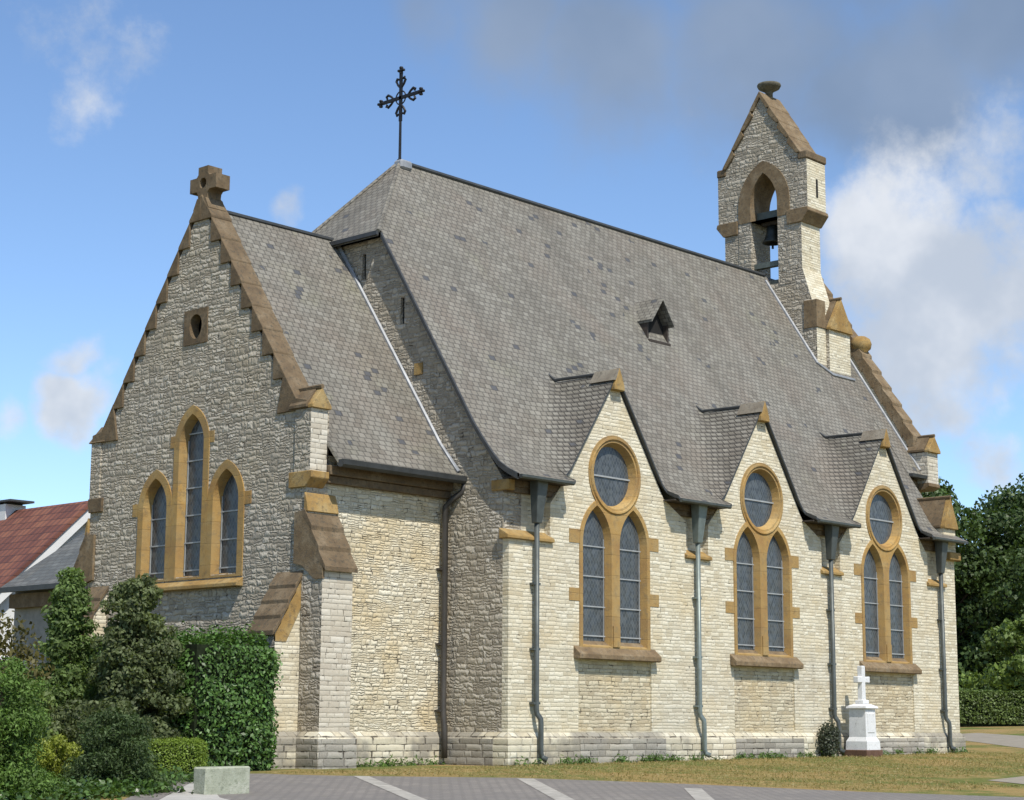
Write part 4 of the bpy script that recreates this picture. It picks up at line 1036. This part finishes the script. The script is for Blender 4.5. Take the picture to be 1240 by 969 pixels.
def conifer(x, y, h, rad, nl, label, mat, leaf=.10, name='conifer', taper=.8, seed=1, aspect=.35, blunt=.12, group=None):
    z = T(x, y); O = empty(name, (x, y, z)); tag(O, label, 'conifer' if name == 'conifer' else 'shrub', group)
    rr = random.Random(seed)
    tk = MB(); trunk(tk, h * .9, .022 * h + .02); 
    cl = []
    for k in range(int(110 + h * 36)):
        t = rr.random() ** 1.25; zc = h * lerp(.03, .97, t)
        rmax = rad * ((1 - t) ** taper * (1 - blunt) + blunt) * rr.uniform(.72, 1.08)
        a = rr.uniform(0, 6.283); d = rmax * math.sqrt(rr.uniform(.04, 1)) * .84
        rc = max(.08, rad * .32 * (1.1 - .55 * t)) * rr.uniform(.6, 1.2)
        cl.append(((d * math.cos(a), d * math.sin(a), zc), (rc, rc, rc * .62)))
        if k % 8 == 0: tk.tube([(0, 0, zc - .05), (d * math.cos(a), d * math.sin(a), zc)], [.012, .005], 4)
    tk.build('trunk', 'bark', O)
    p, n, tn = clumped(cl, nl, .1)
    n[:, 2] += .25
    leafmesh('crown', p, n, leaf, mat, O, aspect, .75, tn, droop=.4)
    return O
def hedge(x, y, rot, lx, ly, h, nl, label, mat, leaf=.1, rough=.06, name='hedge', round_=.15, cat='hedge'):
    z = T(x, y); O = empty(name, (x, y, z)); O.rotation_euler = (0, 0, rot); tag(O, label, cat)
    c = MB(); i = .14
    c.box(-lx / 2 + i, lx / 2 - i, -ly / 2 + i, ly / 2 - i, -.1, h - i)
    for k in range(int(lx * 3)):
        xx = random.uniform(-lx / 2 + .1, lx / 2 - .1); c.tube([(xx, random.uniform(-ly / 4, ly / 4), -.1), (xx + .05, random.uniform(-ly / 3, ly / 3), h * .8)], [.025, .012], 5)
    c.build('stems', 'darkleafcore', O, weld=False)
    # points on the shell of a rounded box, wobbling a little
    A = np.array([ly * h, ly * h, lx * h, lx * h, lx * ly * 1.2]); A = A / A.sum(); P = []; N = []
    for k, (ax, sg) in enumerate(((0, -1), (0, 1), (1, -1), (1, 1), (2, 1))):
        n = int(nl * A[k]); p = np.stack([RNG.uniform(-lx / 2, lx / 2, n), RNG.uniform(-ly / 2, ly / 2, n), RNG.uniform(0.02, h, n)], 1)
        lim = (lx / 2, ly / 2, h)[ax]; p[:, ax] = sg * lim if ax < 2 else h
        nr = np.zeros((n, 3)); nr[:, ax] = sg
        P.append(p); N.append(nr)
    P = np.concatenate(P); N = np.concatenate(N)
    ctr = np.array([lx / 2 - round_, ly / 2 - round_])
    q = P.copy(); d = np.zeros_like(P)
    d[:, 0] = np.sign(P[:, 0]) * np.maximum(np.abs(P[:, 0]) - ctr[0], 0); d[:, 1] = np.sign(P[:, 1]) * np.maximum(np.abs(P[:, 1]) - ctr[1], 0); d[:, 2] = np.maximum(P[:, 2] - (h - round_), 0)
    dn = np.linalg.norm(d, axis=1); f = np.where(dn > round_, round_ / (dn + 1e-9), 1.0)[:, None]
    P = P - d + d * f
    wob = np.sin(P[:, 0] * 2.3 + P[:, 2] * 1.9) * np.sin(P[:, 1] * 2.1 - P[:, 2] * 2.7 + 1) * rough * 1.2 + RNG.normal(0, rough, len(P)) - RNG.exponential(rough * .8, len(P))
    P = P + N * wob[:, None]; P[:, 2] = np.maximum(P[:, 2], .02)
    leafmesh('foliage', P, N + np.array([0, 0, .35]), leaf, mat, O, .55, .62)
    return O
def shrub(x, y, rx, ry, h, nl, label, mat, leaf=.08, seed=1, name='shrub', z0=.3):
    z = T(x, y); O = empty(name, (x, y, z)); tag(O, label, 'shrub'); rr = random.Random(seed); cl = []; st = MB()
    for k in range(26):
        a = rr.uniform(0, 6.283); d = math.sqrt(rr.random()) * .8; t = rr.random()
        zc = h * lerp(.15, .86, t * (1 - d * d * .55)); rc = h * rr.uniform(.16, .28)
        c = (rx * d * math.cos(a), ry * d * math.sin(a), zc); cl.append((c, (rc, rc, rc * .8)))
        if k % 3 == 0: st.tube([(0, 0, -.05), (c[0] * .6, c[1] * .6, zc * .6), c], [.02, .012, .004], 5)
    st.build('stems', 'bark', O)
    p, n, tn = clumped(cl, nl, .4); p[:, 2] = np.maximum(p[:, 2], .02)
    leafmesh('foliage', p, n, leaf, mat, O, .55, .8, tn)
    return O

hedge(-5.42, 2.62, 0, 1.9, 3.4, 2.16, 40000, 'tall clipped glossy laurel hedge against the choir wall', 'laurel', .074, .085, round_=.5)
conifer(-6.98, 1.68, 3.15, 1.04, 60000, 'dark holly-like shrub tree standing in front of the three arched windows', 'holly', .075, 'shrub_tree', .75, 3, .6, .26)
conifer(-7.42, 2.92, 3.3, 1.0, 54000, 'slender pointed green conifer between the annex and the dark shrub tree', 'spruce', .08, 'conifer', 1.0, 4, .5, .10)
shrub(-9.25, 1.95, .62, .62, 2.5, 8000, 'loose bush with green and russet leaves at the left edge', 'copper', .09, 5)
conifer(-12.55, -3.35, 1.62, .80, 34000, 'bright green rounded thuja in the foreground corner', 'thuja', .05, 'conifer', .55, 6, .4, .4)
shrub(-10.55, -1.45, .6, .5, .72, 9000, 'low yellow green shrub between the thuja and the juniper', 'lime', .045, 7)
conifer(-10.42, -2.68, 1.0, .70, 30000, 'low spreading dark juniper in front of the small clipped hedge', 'juniper', .05, 'juniper', .5, 8, .35, .45)
hedge(-7.15, .72, math.radians(-47), 1.35, .75, .52, 14000, 'small light green clipped box hedge by the paving', 'box', .036, .02, round_=.1)
shrub(-8.6, .6, .9, .6, 1.3, 12000, 'mixed green shrub filling the bed behind the juniper', 'holly', .07, 12)
shrub(-10.4, .4, .9, .9, 1.7, 11000, 'leafy light green bush behind the rounded thuja', 'oaklight', .08, 13)
def groundcover():
    n = 9000; a = RNG.uniform(0, 1, n); P = np.stack([lerp(-12.9, -10.1, a) + RNG.normal(0, .16, n), lerp(-3.9, -2.95, a) + RNG.normal(0, .28, n), np.zeros(n)], 1)
    n2 = 5000; Q = np.stack([RNG.uniform(-12.5, -7.8, n2), RNG.uniform(-2.2, .2, n2), np.zeros(n2)], 1); P = np.concatenate([P, Q])
    P[:, 2] = terr(P[:, 0], P[:, 1]) + np.abs(RNG.normal(.05, .05, len(P)))
    tag(leafmesh('ground_cover', P, np.tile([0, 0, 1.0], (len(P), 1)), .075, 'ivy', None, .65, .6), 'leafy green ground cover along the edge of the planted bed', 'plants', kind='stuff')
groundcover()
tag(shrub(10.02, -.30, .14, .12, .95, 2500, 'small grey green evergreen beside the downpipe and white memorial', 'grave_plant', .05, 9), cat='shrub')
# grass: tufts on the strip, weeds along the wall foot
def grass():
    n = 42000
    P = np.stack([RNG.uniform(-5.8, 26, n), -RNG.uniform(0, 1, n) ** 1.0 * 8.5 - .15, np.zeros(n)], 1)
    edge = np.interp(P[:, 0], [-5.8, -5.2, -3.2, -2.05, -1.0, 1.5, 26], [-.6, -1.6, -3.0, -4.95, -7.7, -9, -9])
    on_path = (P[:, 0] > 3) & (P[:, 1] < -6.5)
    P = P[(P[:, 1] > edge) & ~on_path]
    on_path2 = (P[:, 0] > 16.4); P = P[~on_path2]
    P[:, 2] = terr(P[:, 0], P[:, 1]) + .02
    tag(leafmesh('grass', P, np.tile([0, -.9, .25], (len(P), 1)), .062, 'grassblade', None, .18, .5), 'short dry yellowish grass on the strip beside the church', 'grass', kind='stuff')
    m = 2600; c = RNG.uniform(-3.4, 16.2, 60); ci = RNG.choice(c, m)
    x = ci + RNG.normal(0, .12, m); y = np.where(x < -2.8, .95, np.where(x < -.1, 1.48, -.13)) - np.abs(RNG.normal(0, .07, m))
    P = np.stack([x, y, terr(x, y) + np.abs(RNG.normal(.04, .05, m))], 1)
    tag(leafmesh('weeds', P, np.tile([0, -.7, .5], (m, 1)), .09, 'weed', None, .3, .6), 'small green weeds growing along the foot of the church wall', 'weeds', kind='stuff')
grass()
# right-hand background
hedge(39.5, 7.2, math.radians(-52), 22, 1.4, 1.14, 60000, 'long clipped green hedge beyond the lawn on the right', 'hornbeam', .10, .03)
broad_tree(43.0, 11.6, 4.2, 2.7, 13000, 'small lighter green tree behind the clipped hedge', 'oaklight', .20, .08, seed=21, name='tree')
WT = [(60.0, 25.5, 12.4, 5.6, 'tall dark broadleaf tree nearest the church corner'),
      (63.5, 20.8, 12.7, 5.8, 'tall dark broadleaf tree at the right edge of the photo'),
      (71, 14, 13.4, 6.2, 'dark tree beyond the right edge of the lawn'),
      (57.0, 33.5, 12.0, 5.4, 'dark tree standing partly behind the bell gable side'),
      (74.0, 27.5, 13.4, 6.4, 'dark tree in the second row behind the others'),
      (69.0, 32.5, 12.8, 6.0, 'dark tree in the second row nearest the church')]
for k, (x, y, h, r, lb) in enumerate(WT): broad_tree(x, y, h, r, 42000, lb, 'oak', .25, .04, 'dark trees beyond the lawn', 'tree', 30 + k)
